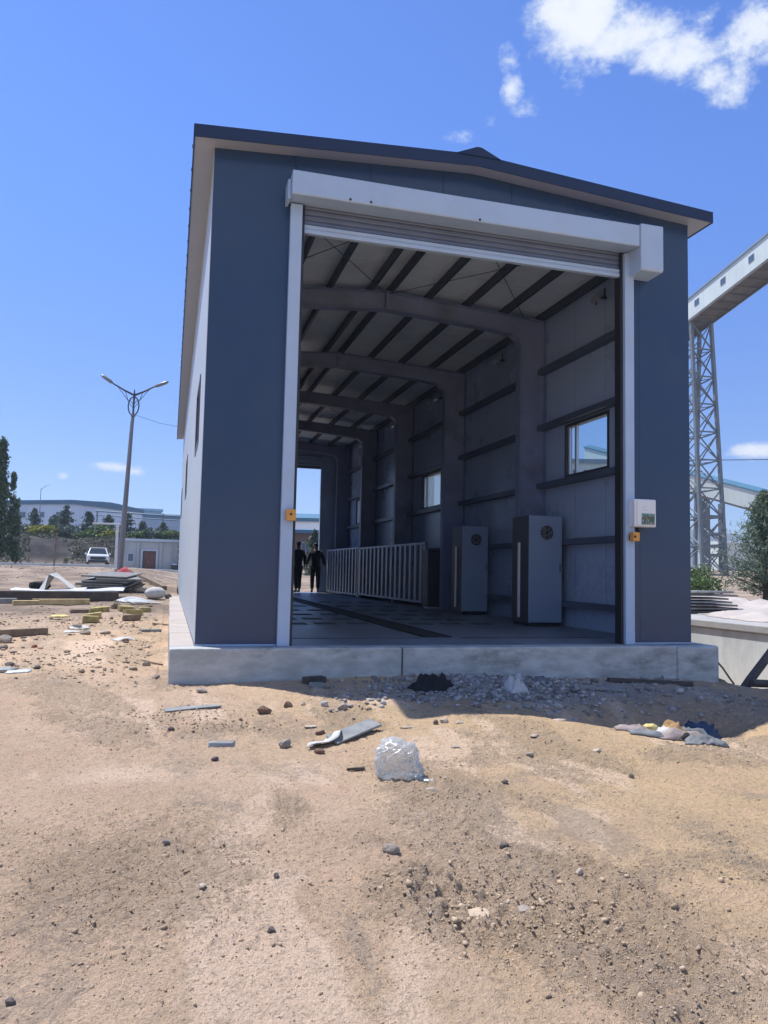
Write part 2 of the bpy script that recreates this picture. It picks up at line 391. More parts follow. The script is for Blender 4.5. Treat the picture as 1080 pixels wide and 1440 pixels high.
def hz(x, y): return float(hh(np.array([x]), np.array([y]))[0])

def axis(dense, out0, out1, grow):
    a = list(dense); s = a[1] - a[0]
    lo = []; st = s; v = a[0]
    while v > out0: st *= grow; v -= st; lo.append(v)
    hi = []; st = a[-1] - a[-2]; v = a[-1]
    while v < out1: st *= grow; v += st; hi.append(v)
    return np.array(lo[::-1] + a + hi)
xs = axis(np.concatenate([np.arange(-2.8, -1.0, .026), np.arange(-1.0, 2.3, .012), np.arange(2.3, 6.8, .026)]), -420, 620, 1.06)
ys = np.concatenate([np.arange(-8.6, -7.2, .03), np.arange(-7.2, -5.0, .010), np.arange(-5.0, -3, .017), np.arange(-3, .2, .026)])
yy = [ys[-1]]; st = .03
while yy[-1] < 640: st = min(st * 1.045, 40); yy.append(yy[-1] + st)
ylo = [ys[0]]; st = .05
while ylo[-1] > -120: st *= 1.3; ylo.append(ylo[-1] - st)
yy = np.array(yy[1:]); yy = np.concatenate([yy[yy < 66], np.arange(66, 74, .35), yy[yy > 74.5]])
ys = np.concatenate([np.array(ylo[1:][::-1]), ys, yy])
X, Y = np.meshgrid(xs, ys, indexing='ij'); Z = hh(X, Y)
nx, ny = X.shape
V = np.stack([X, Y, Z], -1).reshape(-1, 3)
idx = np.arange(nx * ny).reshape(nx, ny)
F = np.stack([idx[:-1, :-1], idx[1:, :-1], idx[1:, 1:], idx[:-1, 1:]], -1).reshape(-1, 4)
me = bpy.data.meshes.new('ground'); me.vertices.add(len(V)); me.vertices.foreach_set('co', V.ravel())
me.loops.add(F.size); me.loops.foreach_set('vertex_index', F.ravel().astype(np.int32))
me.polygons.add(len(F)); me.polygons.foreach_set('loop_start', np.arange(0, F.size, 4, dtype=np.int32))
me.polygons.foreach_set('loop_total', np.full(len(F), 4, dtype=np.int32))
me.polygons.foreach_set('use_smooth', np.ones(len(F), dtype=bool)); me.update(calc_edges=True)
rm = rough_mask(X, Y)
pale = np.clip(sst(.50, .64, fbm2(X * 1.7, Y * .6, .9, 4, 21)) + gau(X, Y, -.55, -3.7, .7, .4) * .9 + gau(X, Y, .75, -6.3, .2, 1.2) * .6, 0, 1)
yel = np.clip(sst(-.3, 2.8, X + .25 * (Y + 4)) * .8 + (fbm(X, Y, .4, 3, 31) - .5) * .8, 0, 1) * (1 - sst(3, 12, Y)) 
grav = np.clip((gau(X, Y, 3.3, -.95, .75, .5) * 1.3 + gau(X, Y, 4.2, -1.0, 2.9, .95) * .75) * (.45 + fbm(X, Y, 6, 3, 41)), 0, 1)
bank = np.clip(sst(66.5, 69, Y) * (1 - sst(14, 22, X)), 0, 1)
colr = np.stack([rm, pale, yel, np.ones_like(rm)], -1).reshape(-1, 4).astype(np.float32)
at = me.color_attributes.new('soil', 'FLOAT_COLOR', 'POINT'); at.data.foreach_set('color', colr.ravel())
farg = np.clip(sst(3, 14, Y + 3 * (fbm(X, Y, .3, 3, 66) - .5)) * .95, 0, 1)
dark = np.clip(gau(X, Y, .44, -6.2, .07, .5) * .9 + gau(X, Y, 2.05, -5.2, .16, .9) * .9 + gau(X, Y, 2.6, -4.0, .5, .12) * .6 + gau(X, Y, 1.0, -6.15, .08, .06) + gau(X, Y, 2.3, -4.2, .6, .12) * .7 + gau(X, Y, 3.4, -4.9, .5, .1) * .6
    + sst(.56, .68, .6 * fbm2(X * 2.2, Y * .6, .9, 4, 51) + .4 * fbm(X, Y, 2.2, 4, 58)) * .75, 0, 1) * (.4 + .9 * fbm(X, Y, 9, 3, 55))
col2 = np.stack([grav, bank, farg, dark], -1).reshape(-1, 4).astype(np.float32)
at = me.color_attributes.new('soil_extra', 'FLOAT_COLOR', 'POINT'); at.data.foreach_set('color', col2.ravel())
ground = bpy.data.objects.new('ground', me); COL.objects.link(ground); tag(ground, kind='structure')
m, nt, b = new_mat('bare_soil')
P = coords(nt)
a1 = nd(nt, 'ShaderNodeVertexColor', layer_name='soil'); a2 = nd(nt, 'ShaderNodeVertexColor', layer_name='soil_extra')
s1 = nd(nt, 'ShaderNodeSeparateColor'); nt.links.new(a1.outputs[0], s1.inputs[0])
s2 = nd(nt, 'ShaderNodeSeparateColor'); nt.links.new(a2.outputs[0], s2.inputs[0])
nA = noise(nt, P, 1.6, 8, .65); nB = noise(nt, P, 9, 6, .7); nC = noise(nt, P, 46, 5, .75); nD = noise(nt, P, 150, 3, .7)
nE = noise(nt, P, 22, 6, .75); nF = noise(nt, P, 4.2, 8, .7)
def gran(mask, lo, hi, amt=.7):      # a mask broken up into grains
    return ramp(nt, mth(nt, 'ADD', mask, mth(nt, 'MULTIPLY', mth(nt, 'SUBTRACT', mth(nt, 'ADD', mth(nt, 'MULTIPLY', nC, .5), mth(nt, 'MULTIPLY', nE, .5)), .5), amt * 3)), lo, hi)
c = mixc(nt, s1.outputs[2], (.455, .335, .232), (.475, .345, .205))
c = mixc(nt, mth(nt, 'MULTIPLY', ramp(nt, nA, .38, .64), .6), c, (.36, .262, .175))
c = mixc(nt, mth(nt, 'MULTIPLY', ramp(nt, noise(nt, P, 2.6, 7, .7), .5, .68), .45), c, (.50, .335, .245))
c = mixc(nt, mth(nt, 'MULTIPLY', gran(s1.outputs[1], .35, .95, .5), .75), c, (.56, .425, .315))
c = mixc(nt, mth(nt, 'MULTIPLY', gran(mth(nt, 'ADD', s1.outputs[0], mth(nt, 'MULTIPLY', mth(nt, 'SUBTRACT', nF, .5), 1.1)), .42, .80), .70), c, (.285, .218, .155))
c = mixc(nt, mth(nt, 'MULTIPLY', ramp(nt, nC, .52, .66), .72), c, (.215, .163, .118))
c = mixc(nt, mth(nt, 'MULTIPLY', ramp(nt, noise(nt, P, 13, 8, .78), .51, .63), .5), c, (.245, .187, .135))
c = mixc(nt, mth(nt, 'MULTIPLY', ramp(nt, nD, .57, .72), .5), c, (.19, .145, .108))
c = mixc(nt, mth(nt, 'MULTIPLY', ramp(nt, nE, .53, .68), .5), c, (.27, .205, .148))
c = mixc(nt, mth(nt, 'MULTIPLY', ramp(nt, noise(nt, P, 33, 5, .7), .55, .72), .45), c, (.56, .45, .34))
c = mixc(nt, mth(nt, 'MULTIPLY', ramp(nt, noise(nt, P, 75, 3, .6), .60, .74), .5), c, (.60, .48, .36))
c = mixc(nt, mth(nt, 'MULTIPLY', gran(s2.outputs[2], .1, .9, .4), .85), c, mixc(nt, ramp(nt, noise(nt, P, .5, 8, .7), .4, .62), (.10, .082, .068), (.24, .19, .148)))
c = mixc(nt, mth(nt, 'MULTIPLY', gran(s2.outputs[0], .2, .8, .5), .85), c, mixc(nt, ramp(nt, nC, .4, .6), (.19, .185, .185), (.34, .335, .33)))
c = mixc(nt, mth(nt, 'MULTIPLY', gran(a2.outputs[1], .35, .80, 1.1), .6), c, (.25, .20, .155))
c = mixc(nt, 1., c, mixc(nt, s1.outputs[2], (1.58, 1.57, 1.58), (1.58, 1.56, 1.47)), 'MULTIPLY')
bk = mixc(nt, ramp(nt, noise(nt, P, .35, 6, .7), .4, .62), (.035, .034, .036), (.085, .078, .075))  # dark earth, darkened further: the slope's shade painted into its colour
c = mixc(nt, s2.outputs[1], c, bk)
nt.links.new(c, b.inputs['Base Color']); b.inputs['Roughness'].default_value = .95; b.inputs['Specular IOR Level'].default_value = .2
hgt = mth(nt, 'ADD', mth(nt, 'MULTIPLY', nC, .8), mth(nt, 'ADD', mth(nt, 'MULTIPLY', nD, .35), mth(nt, 'ADD', mth(nt, 'MULTIPLY', nE, 1.3), mth(nt, 'MULTIPLY', nB, .5))))
bn = nd(nt, 'ShaderNodeBump'); bn.inputs['Distance'].default_value = .036; bn.inputs['Strength'].default_value = 1.0
nt.links.new(hgt, bn.inputs['Height']); nt.links.new(bn.outputs[0], b.inputs['Normal'])
me.materials.append(m); SOIL = m

# loose small stones and crumbs of soil over the near ground
def ico(sd_):
    bm = bmesh.new(); bmesh.ops.create_icosphere(bm, subdivisions=sd_, radius=1)
    V = np.array([v.co[:] for v in bm.verts]); F = np.array([[v.index for v in f.verts] for f in bm.faces]); bm.free(); return V, F
ICO = {k_: ico(k_) for k_ in (1, 2)}
def scatter(name, pts, sizes, mat_, flat=.65, jit=.28, kind='stuff', label=None, cat=None, sink=.25, lod=1):
    IV, IF = ICO[lod]
    n = len(pts); nv = len(IV)
    base = IV[None] * (1 + RNG.uniform(-jit, jit, (n, nv, 1)))
    th = RNG.uniform(0, 2 * np.pi, n); c, s = np.cos(th), np.sin(th)
    sc = np.stack([RNG.uniform(.7, 1.35, n), RNG.uniform(.6, 1.1, n), RNG.uniform(flat * .6, flat * 1.3, n)], 1)
    q = base * sc[:, None, :] * sizes[:, None, None]
    x = q[..., 0] * c[:, None] - q[..., 1] * s[:, None]; y = q[..., 0] * s[:, None] + q[..., 1] * c[:, None]
    z = hh(pts[:, 0], pts[:, 1])[:, None] + q[..., 2] + (sizes * flat * (1 - 2 * sink))[:, None] * .8
    V = np.stack([x + pts[:, :1], y + pts[:, 1:2], z], -1).reshape(-1, 3)
    F = (IF[None] + (np.arange(n) * nv)[:, None, None]).reshape(-1, 3)
    me = bpy.data.meshes.new(name); me.vertices.add(len(V)); me.vertices.foreach_set('co', V.ravel())
    me.loops.add(F.size); me.loops.foreach_set('vertex_index', F.ravel().astype(np.int32))
    me.polygons.add(len(F)); me.polygons.foreach_set('loop_start', np.arange(0, F.size, 3, dtype=np.int32))
    me.polygons.foreach_set('loop_total', np.full(len(F), 3, dtype=np.int32)); me.update(calc_edges=True)
    v = np.repeat(RNG.uniform(0, 1, n), nv).astype(np.float32)
    at = me.attributes.new('tone', 'FLOAT', 'POINT'); at.data.foreach_set('value', v)
    me.materials.append(mat_)
    o = bpy.data.objects.new(name, me); COL.objects.link(o); return tag(o, label, cat, None, kind)
def crumb_mat(name, stops):
    m, nt, b = new_mat(name)
    a = nd(nt, 'ShaderNodeAttribute', attribute_name='tone')
    cr = nd(nt, 'ShaderNodeValToRGB'); nt.links.new(a.outputs['Fac'], cr.inputs[0])
    el = cr.color_ramp.elements
    el[0].position = 0; el[0].color = (*stops[0][1], 1); el[1].position = 1; el[1].color = (*stops[-1][1], 1)
    for p_, c_ in stops[1:-1]:
        e = el.new(p_); e.color = (*c_, 1)
    n_ = noise(nt, coords(nt), 90, 3, .6)
    nt.links.new(mixc(nt, mth(nt, 'MULTIPLY', n_, .5), cr.outputs[0], (.26, .195, .135)), b.inputs['Base Color'])
    b.inputs['Roughness'].default_value = .95; b.inputs['Specular IOR Level'].default_value = .2; return m
CR = crumb_mat('soil_crumb', [(0, (.27, .205, .145)), (.35, (.36, .275, .195)), (.8, (.46, .355, .25)), (.96, (.52, .41, .30)), (.99, (.60, .52, .43)), (1, (.16, .15, .14))])
CRD = crumb_mat('dark_soil_crumb', [(0, (.12, .095, .075)), (.4, (.20, .16, .12)), (.85, (.30, .235, .175)), (1, (.48, .42, .36))])
def sample(n, fy, fx, dens):
    out = []
    while sum(map(len, out)) < n:
        y = fy(n); x = fx(n, y); k = RNG.uniform(0, 1, n) < dens(x, y)
        out.append(np.stack([x[k], y[k]], 1))
    return np.concatenate(out)[:n]
cone = lambda n, y: .27 * 0 + (-.32 + (y + 9.18) * .285) + RNG.uniform(-.62, .62, n) * (y + 9.6)
dn = lambda x, y: .10 + .9 * rough_mask(x, y) ** 1.5
pts = sample(30000, lambda n: -7.7 + 6.0 * RNG.uniform(0, 1, n) ** 1.7, cone, dn)
scatter('soil_crumbs', pts, np.clip(RNG.lognormal(-5.85, .40, len(pts)), .0016, .009), CR, .75, .35)
pts = np.concatenate([RNG.normal((1.22, -6.2), (.26, .30), (420, 2)), RNG.normal((.86, -5.85), (.16, .2), (140, 2)), RNG.normal((-.2, -1.9), (.35, .2), (260, 2)), RNG.normal((.15, -2.35), (.3, .15), (200, 2))])
scatter('soil_clods', pts, np.clip(RNG.lognormal(-5.1, .42, len(pts)), .004, .017), CR, .8, .45)
pts = sample(1500, lambda n: -6.4 + 9 * RNG.uniform(0, 1, n) ** 1.1, cone, lambda x, y: (.12 + .88 * rough_mask(x, y) ** 1.5) * ((x < -.35) | (y < -.35)) * (x < 7.5))
scatter('loose_pebbles', pts, np.clip(RNG.lognormal(-5.1, .42, len(pts)), .004, .020), CR, .55, .38)
pts = sample(3600, lambda n: RNG.uniform(-.5, 40, n), lambda n, y: -.6 - RNG.uniform(0, 1, n) * (2.5 + y * .28), lambda x, y: .12 + .88 * sst(.45, .6, fbm(x, y, .5, 3, 77)))
pts = np.concatenate([pts, sample(1500, lambda n: RNG.uniform(1.5, 16, n), lambda n, y: -.5 - RNG.uniform(0, 1, n) * (2.4 + y * .22), lambda x, y: .1 + .9 * sst(.46, .58, fbm(x, y, .8, 3, 79)))])
scatter('rubble_crumbs', pts, np.clip(RNG.lognormal(-4.3, .5, len(pts)), .008, .05), CRD, .5, .35)
GR = crumb_mat('gravel_chips', [(0, (.15, .155, .165)), (.4, (.24, .25, .26)), (.8, (.36, .365, .37)), (1, (.52, .52, .5))])
gx = np.concatenate([RNG.normal(3.25, .55, 1700), RNG.uniform(1.2, 6.5, 420)]); gy = np.concatenate([RNG.normal(-.95, .35, 1700), RNG.uniform(-2.1, -.3, 420)])
k = (gy < -.34) & (gy > -2.2); pts = np.stack([gx[k], gy[k]], 1)
tag(scatter('gravel', pts, np.clip(RNG.lognormal(-3.75, .35, len(pts)), .012, .05), GR, .7, .35), 'pale blue grey crushed gravel spread in the shade below the door opening', 'gravel')

# concrete road past the hut, with a low kerb
mb = MB()
rx = np.linspace(-60, 9, 120)
for (y0, y1, up) in ((60.5, 66.6, .03),):
    mb.grid(lambda u, v: (-60 + 69 * u, y0 + (y1 - y0) * v, hz(-60 + 69 * u, y0 + (y1 - y0) * v) * 0 + float(hbase(np.array([-60 + 69 * u]), np.array([y0 + (y1 - y0) * v]))[0]) + .09), 60, 6)
tag(mb.build('road', 'road', smooth=True), kind='structure')
mb = MB()
for i in range(46):
    x0 = -60 + 1.5 * i; z = float(hbase(np.array([x0]), np.array([60.3]))[0])
    mb.box(x0, x0 + 1.48, 60.25, 60.45, z - .2, z + .22)
tag(mb.build('kerb', 'pale_concrete', bevel=.02), kind='structure')
# blue ridge of hills on the right
mb = MB()
def hillf(u, v):
    x = 150 + 620 * u; y = 560 + 160 * v
    return (x, y, -5 + (62 * math.sin(math.pi * min(1, v * .9 + .1)) * (.62 + .38 * fbm(np.array([x]), np.array([y]), .006, 4, 3)[0]) * (.35 + .65 * math.sin(math.pi * (.1 + .8 * u)))))
mb.grid(hillf, 60, 14); tag(mb.build('hills', 'hill', smooth=True), kind='structure')

# ------------------------------------------------------------------ the steel shed
W, L, HE, SL = 6.69, 21.5, 6.0, .0664
def zs(x): return HE + SL * min(x, W - x)
shed = thing('steel_shed', 'dark blue grey steel shed with open roller door standing on a concrete base', 'shed', (0, 0, 0))
# concrete base: part of the shed
mb = MB()
mb.box(0, 6.88, -.003, 21.8, -1.1, 0)
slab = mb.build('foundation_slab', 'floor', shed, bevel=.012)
mb = MB()
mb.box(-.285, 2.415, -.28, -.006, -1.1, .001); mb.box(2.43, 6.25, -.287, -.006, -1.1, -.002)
mb.build('front_edge_beam', 'concrete', slab, bevel=.018)
mb = MB(); mb.prism([(6.262, -.27), (6.90, -.27), (6.985, -.19), (6.985, .6), (6.885, .6), (6.885, -.006), (6.262, -.006)], 'z', -1.2, -.012)
mb.build('corner_footing', 'concrete', slab, bevel=.03)
mb = MB()
for i in range(12):
    y0 = -.004 + i * 1.82; mb.box(-.285 - .004 * (i % 3), -.004, y0, y0 + 1.812, -1.1, .004 + .004 * ((i * 7) % 3))
mb.build('side_ledge', 'ledge', slab, bevel=.012)
mb = MB(); mb.box(3.16, 3.53, 1.05, 20.4, .0, .006)
for i in range(190): mb.box(3.17, 3.52, 1.1 + i * .1, 1.14 + i * .1, .006, .014)
for x in (3.15, 3.535): mb.box(x - .015, x + .015, 1.05, 20.4, .0, .018)
mb.build('trench_grating', 'black_iron', slab)
mb = MB(); mb.box(.62, 3.05, .93, .965, .0, .004); mb.box(3.65, 5.9, .93, .965, .0, .004); mb.build('expansion_joint', 'black_iron', slab)
g0 = None
for j, y in enumerate((3.7, 4.9, 6.3, 7.9, 9.8, 12.2)):
    for i, x in enumerate((1.75, 2.3, 2.86, 3.95, 4.55, 5.12)):
        if g0 is None:
            mb = MB(); mb.box(-.19, .19, -.18, .18, 0, .005)
            for q in range(7): mb.box(-.18, .18, -.17 + q * .05, -.145 + q * .05, .005, .010)
            g0 = mb.build('floor_grate', 'grate'); g0.parent = slab; o = g0
        else: o = g0.copy(); COL.objects.link(o); o.parent = slab
        o.location = (x + random.uniform(-.04, .04), y + random.uniform(-.05, .05), .0); o.rotation_euler.z = random.uniform(-.05, .05)
# walls
mb = MB()
N6 = [0, 0, 0, 1, 0, 0]
mb.box(0, 1.08, 0, .1, 0, 5.46, mf=N6); mb.box(5.605, W, 0, .1, 0, 5.46, mf=N6)
mb.prism([(0, 5.46), (W, 5.46), (W, 6.03), (W / 2, zs(W / 2) + .03), (0, 6.03)], 'y', 0, .1, mf=[0, 1, 0, 0, 0, 0, 0])
mb.build('front_wall', ['navy', 'lining'], shed)
mb = MB()
mb.box(0, 1.15, L - .1, L, 0, 5.5); mb.box(5.52, W, L - .1, L, 0, 5.5)
mb.prism([(0, 5.5), (W, 5.5), (W, 6.03), (W / 2, zs(W / 2) + .03), (0, 6.03)], 'y', L - .1, L)
mb.build('back_wall', 'lining', shed)
WIN = [(1.91, 3.35), (10.05, 11.62), (18.35, 19.75)]; WZ = (2.69, 3.64)
def side_wall(name, x0, x1, mats, mf):
    mb = MB(); y = .1
    for a, b_ in WIN:
        mb.box(x0, x1, y, a, 0, 6.03, mf=mf)
        mb.box(x0, x1, a, b_, 0, WZ[0], mf=mf); mb.box(x0, x1, a, b_, WZ[1], 6.03, mf=mf); y = b_
    mb.box(x0, x1, y, L - .1, 0, 6.03, mf=mf)
    return mb.build(name, mats, shed)
side_wall('left_wall', 0.002, .1, ['wall_white', 'lining'], [0, 1, 0, 0, 0, 0])
side_wall('right_wall', W - .1, W - .002, ['wall_white', 'lining'], [1, 0, 0, 0, 0, 0])
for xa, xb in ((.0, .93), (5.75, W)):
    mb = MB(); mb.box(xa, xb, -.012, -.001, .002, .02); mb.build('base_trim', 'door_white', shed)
mb = MB(); mb.box(-.006, .001, .004, .06, .0, 5.99); mb.build('corner_trim', 'wall_white', shed)
# windows: frame with a pane of its own
for x0, x1, xp in ((-.012, .112, .05), (W - .112, W + .012, W - .05)):
    for a, b_ in WIN:
        mb = MB(); z0, z1 = WZ; t = .04
        mb.box(x0, x1, a - .02, a + t, z0 - .02, z1 + .02); mb.box(x0, x1, b_ - t, b_ + .02, z0 - .02, z1 + .02)
        mb.box(x0, x1, a + t, b_ - t, z0 - .02, z0 + t); mb.box(x0, x1, a + t, b_ - t, z1 - t, z1 + .02)
        yc = b_ - (b_ - a) * .22
        f = mb.build('window', 'window_alu', shed, bevel=.004)
        mb = MB(); mb.box(xp - .025, xp + .025, yc - .03, yc + .03, z0 + t, z1 - t); mb.box(xp - .02, xp + .02, b_ - t - .05, b_ - t, z0 + t, z1 - t)
        mb.build('sliding_sash', 'window_pale', f)
        mb = MB(); mb.box(xp - .003, xp + .003, a + t, b_ - t, z0 + t, z1 - t); mb.build('pane', 'glass', f)
# roof
oh, fo, bo = .2375, .2193, .68
e0 = HE - SL * oh; ER = zs(W / 2)
mb = MB(); mb.prism([(-oh, e0), (W / 2, ER), (W + oh, e0), (W + oh, e0 + .13), (W / 2, ER + .13), (-oh, e0 + .13)], 'y', -fo, L + bo, mf=[0, 0, 1, 1, 0, 0, 0, 0])
roof = mb.build('roof', ['navy_trim', 'ceiling'], shed)
mb = MB()
for sx in (0, 1):
    f = (lambda x: x) if sx == 0 else (lambda x: W - x)
    mb.prism([(f(-oh - .012), e0 - .022), (f(W / 2), ER - .022), (f(W / 2), ER + .135), (f(-oh - .012), e0 + .135)], 'y', -fo - .014 - .001 * sx, -fo - .002)
mb.build('fascia', 'navy_trim', roof)
mb = MB(); mb.prism([(-oh - .02, e0 - .02), (-oh - .003, e0 - .02), (-oh - .003, e0 + .14), (-oh - .02, e0 + .14)], 'y', -fo, L + bo); mb.prism([(W + oh + .003, e0 - .02), (W + oh + .02, e0 - .02), (W + oh + .02, e0 + .14), (W + oh + .003, e0 + .14)], 'y', -fo, L + bo)
for i in range(38): mb.obox((-oh - .012, .3 + i * .58, e0 + .143), (.03, .05, .02))
mb.build('eave_flashing', 'navy_trim', roof)
def under(sx, xa, xb, ya, yb):
    f = (lambda x: x) if sx == 0 else (lambda x: W - x)
    mb = MB(); V = [(f(x), y, HE + SL * x - d) for x in (xa, xb) for y in (ya, yb) for d in (.012, .003)]
    mb.add(V, [(0, 1, 3, 2), (4, 6, 7, 5), (0, 4, 5, 1), (2, 3, 7, 6), (0, 2, 6, 4), (1, 5, 7, 3)]); mb.build('soffit', 'soffit', roof)
for sx in (0, 1): under(sx, -oh + .002, -.008, -fo + .004, L + bo - .004); under(sx, -.007, W / 2 - .001, -fo + .004, -.002)
mb = MB(); mb.prism([(W / 2 - .31, ER + .105), (W / 2 - .03, ER + .225), (W / 2 + .03, ER + .225), (W / 2 + .31, ER + .105)], 'y', -fo - .03, L + bo + .03); mb.build('ridge_cap', 'navy_trim', roof)
# portal frames
FY = [.24, 4.19, 8.40, 12.6, 16.8, 20.95]
outer = [(6.57, 0), (6.57, 5.3), (6.57, zs(6.57) - .17), (6.3, zs(6.3) - .17), (5.4, zs(5.4) - .17), (W / 2, ER - .17)]
inner = [(6.04, 0), (6.04, 5.28), (6.0, 5.42), (5.87, 5.53), (5.4, 5.59), (W / 2, 5.735)]
outer += [(W - x, z) for x, z in outer[-2::-1]]; inner += [(W - x, z) for x, z in inner[-2::-1]]
pf0 = None
for y in FY:
    if pf0 is None:
        mb = MB(); n = len(outer)
        V = [(x, t, z) for t in (-.007, .007) for x, z in outer] + [(x, t, z) for t in (-.007, .007) for x, z in inner]
        for i in range(n - 1):
            mb.add([V[i], V[i + 1], V[2 * n + i + 1], V[2 * n + i]], [(0, 1, 2, 3)]); mb.add([V[n + i], V[n + i + 1], V[3 * n + i + 1], V[3 * n + i]], [(0, 1, 2, 3)])
        for pth, d in ((inner, -.012), (outer, .010)):
            cen = np.array([3.3, 2.5])
            pp = []
            for i, (x, z) in enumerate(pth):
                a = np.array(pth[max(i - 1, 0)]); b_ = np.array(pth[min(i + 1, n - 1)]); t = b_ - a; t = t / np.linalg.norm(t)
                nn = np.array([t[1], -t[0]]);  nn = nn if nn @ (np.array([x, z]) - cen) > 0 else -nn
                pp.append((np.array([x, z]), np.array([x, z]) + nn * d))
            for i in range(n - 1):
                q = [pp[i][0], pp[i + 1][0], pp[i + 1][1], pp[i][1]]
                V2 = [(x, t, z) for t in (-.1, .1) for x, z in q]
                mb.add(V2, [(0, 1, 2, 3), (7, 6, 5, 4), (0, 4, 5, 1), (2, 6, 7, 3)] + ([(0, 3, 7, 4)] if i == 0 else []) + ([(1, 5, 6, 2)] if i == n - 2 else []))
        for x, z in ((3.345, 5.74),): mb.box(x - .02, x + .02, -.09, .09, z + .005, ER - .175)
        pf0 = mb.build('portal_frame', 'frame_grey'); pf0.parent = shed; o = pf0
    else: o = pf0.copy(); COL.objects.link(o); o.parent = shed
    o.location = (0, y, 0)
for x in (.16, .86, 1.58, 2.28, 3.05, 3.43, 4.17, 4.95, 5.73, 6.5):
    mb = MB(); z = zs(x)
    mb.box(x - .026, x + .026, .1, L - .1, z - .165, z - .155); mb.box(x - .026, x - .016, .1, L - .1, z - .155, z - .002 - SL * .04); mb.box(x - .016, x + .026, .1, L - .1, z - .03, z - .006 - SL * .04)
    mb.build('purlin', 'dark_steel', shed)
for sgn, x0, x1 in ((1, 6.43, 6.586), (-1, .104, .26)):
    for z in (.40, 1.50, 2.60, 3.73, 4.83):
        mb = MB(); mb.box(x0, x1, .11, L - .11, z - .05, z - .042); mb.box(x0, x1, .11, L - .11, z + .042, z + .05)
        xx = x0 if sgn > 0 else x1 - .012
        mb.box(xx, xx + .012, .11, L - .11, z - .042, z + .042)
        mb.build('girt', 'girt_steel', shed)
# cross bracing rods and a conduit under the roof
for a, b_ in ((0, 1), (3, 4)):
    for (xa, xb) in ((.6, 3.3), (3.3, .6), (3.4, 6.1), (6.1, 3.4)):
        mb = MB(); mb.path([(xa, FY[a] + .1, zs(xa) - .2), (xb, FY[b_] - .1, zs(xb) - .2)], .007, 5); mb.build('bracing_rod', 'dark_steel', shed)
# roller doors
rd = MB(); 
for i in range(4): rd.box(1.085, 5.60, .02, .05, 5.192 + i * .07, 5.257 + i * .07); rd.prism([(.0199, 5.197 + i * .07), (.008, 5.21 + i * .07), (.008, 5.24 + i * .07), (.0199, 5.252 + i * .07)], 'x', 1.085, 5.60)
rdo = rd.build('roller_door', 'curtain', shed)
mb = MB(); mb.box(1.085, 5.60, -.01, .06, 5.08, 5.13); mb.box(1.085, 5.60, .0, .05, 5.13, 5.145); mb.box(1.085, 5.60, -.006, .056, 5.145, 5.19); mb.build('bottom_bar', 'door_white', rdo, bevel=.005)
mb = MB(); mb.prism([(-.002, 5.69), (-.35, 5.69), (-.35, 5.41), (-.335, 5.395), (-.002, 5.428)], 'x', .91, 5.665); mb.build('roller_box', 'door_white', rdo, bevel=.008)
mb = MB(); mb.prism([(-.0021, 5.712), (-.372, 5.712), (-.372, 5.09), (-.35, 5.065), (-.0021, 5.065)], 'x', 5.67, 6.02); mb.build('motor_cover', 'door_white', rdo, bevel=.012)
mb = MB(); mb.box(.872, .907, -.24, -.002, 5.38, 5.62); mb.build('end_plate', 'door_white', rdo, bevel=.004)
for x, z in ((1.62, 5.425), (1.88, 5.43), (3.32, 5.42)):
    mb = MB(); mb.path([(x, -.348, z), (x, -.356, z)], .016, 8); mb.build('bolt', 'black', rdo)
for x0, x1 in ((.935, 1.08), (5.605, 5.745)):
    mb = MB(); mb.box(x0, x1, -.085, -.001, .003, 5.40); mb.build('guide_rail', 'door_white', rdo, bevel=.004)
for x0, x1 in ((1.081, 1.118), (5.566, 5.603)):
    mb = MB(); mb.box(x0, x1, -.03, .115, .003, 5.42); mb.build('guide_channel', 'black', rdo)
mb = MB()
for i in range(6): mb.box(1.16, 5.51, L - .13, L - .1 - .005 * (i % 2), 5.06 + i * .08, 5.135 + i * .08)
rb = mb.build('rear_roller_door', 'curtain', shed)
mb = MB(); mb.box(1.16, 5.51, L - .14, L - .09, 4.99, 5.055); mb.build('bottom_bar', 'curtain', rb)
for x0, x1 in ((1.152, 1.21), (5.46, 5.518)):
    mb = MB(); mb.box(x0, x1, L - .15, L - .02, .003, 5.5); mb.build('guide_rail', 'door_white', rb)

# ------------------------------------------------------------------ things fixed to the facade
t = thing('control_box', 'white wall control box with a colour picture on its front', 'control box', (5.83, -.09, 1.58))
mb = MB(); mb.box(5.665, 6.0, -.20, -.002, 1.58, 1.955); body = mb.build('housing', 'box_white', t, bevel=.012)
mb = MB(); mb.box(5.70, 5.985, -.212, -.2005, 1.595, 1.94); lid = mb.build('lid', 'box_white', t, bevel=.004)
mb = MB(); mb.box(5.765, 5.968, -.2155, -.2125, 1.612, 1.762); mb.build('picture_label', 'sticker', lid)
mb = MB(); mb.box(5.79, 5.80, -.2148, -.2125, 1.80, 1.86); mb.box(5.80, 5.86, -.2148, -.2125, 1.852, 1.86); mb.box(5.80, 5.85, -.2148, -.2125, 1.80, 1.808); mb.build('emblem', 'window_pale', lid)
t = thing('photo_sensor', 'orange sensor box on the right guide rail under the white control box', 'sensor', (5.70, -.1, 1.385), group='orange door sensors')
mb = MB(); mb.box(5.645, 5.745, -.205, -.115, 1.385, 1.505); mb.build('housing', 'orange', t, bevel=.008)
mb = MB(); mb.box(5.655, 5.735, -.115, -.0855, 1.40, 1.49); mb.path([(5.735, -.1, 1.47), (5.80, -.09, 1.50), (5.82, -.03, 1.57)], .018, 7); mb.build('bracket', 'black', t)
mb = MB(); mb.path([(5.67, -.206, 1.445), (5.67, -.211, 1.445)], .018, 12); mb.build('lens', 'black', t)
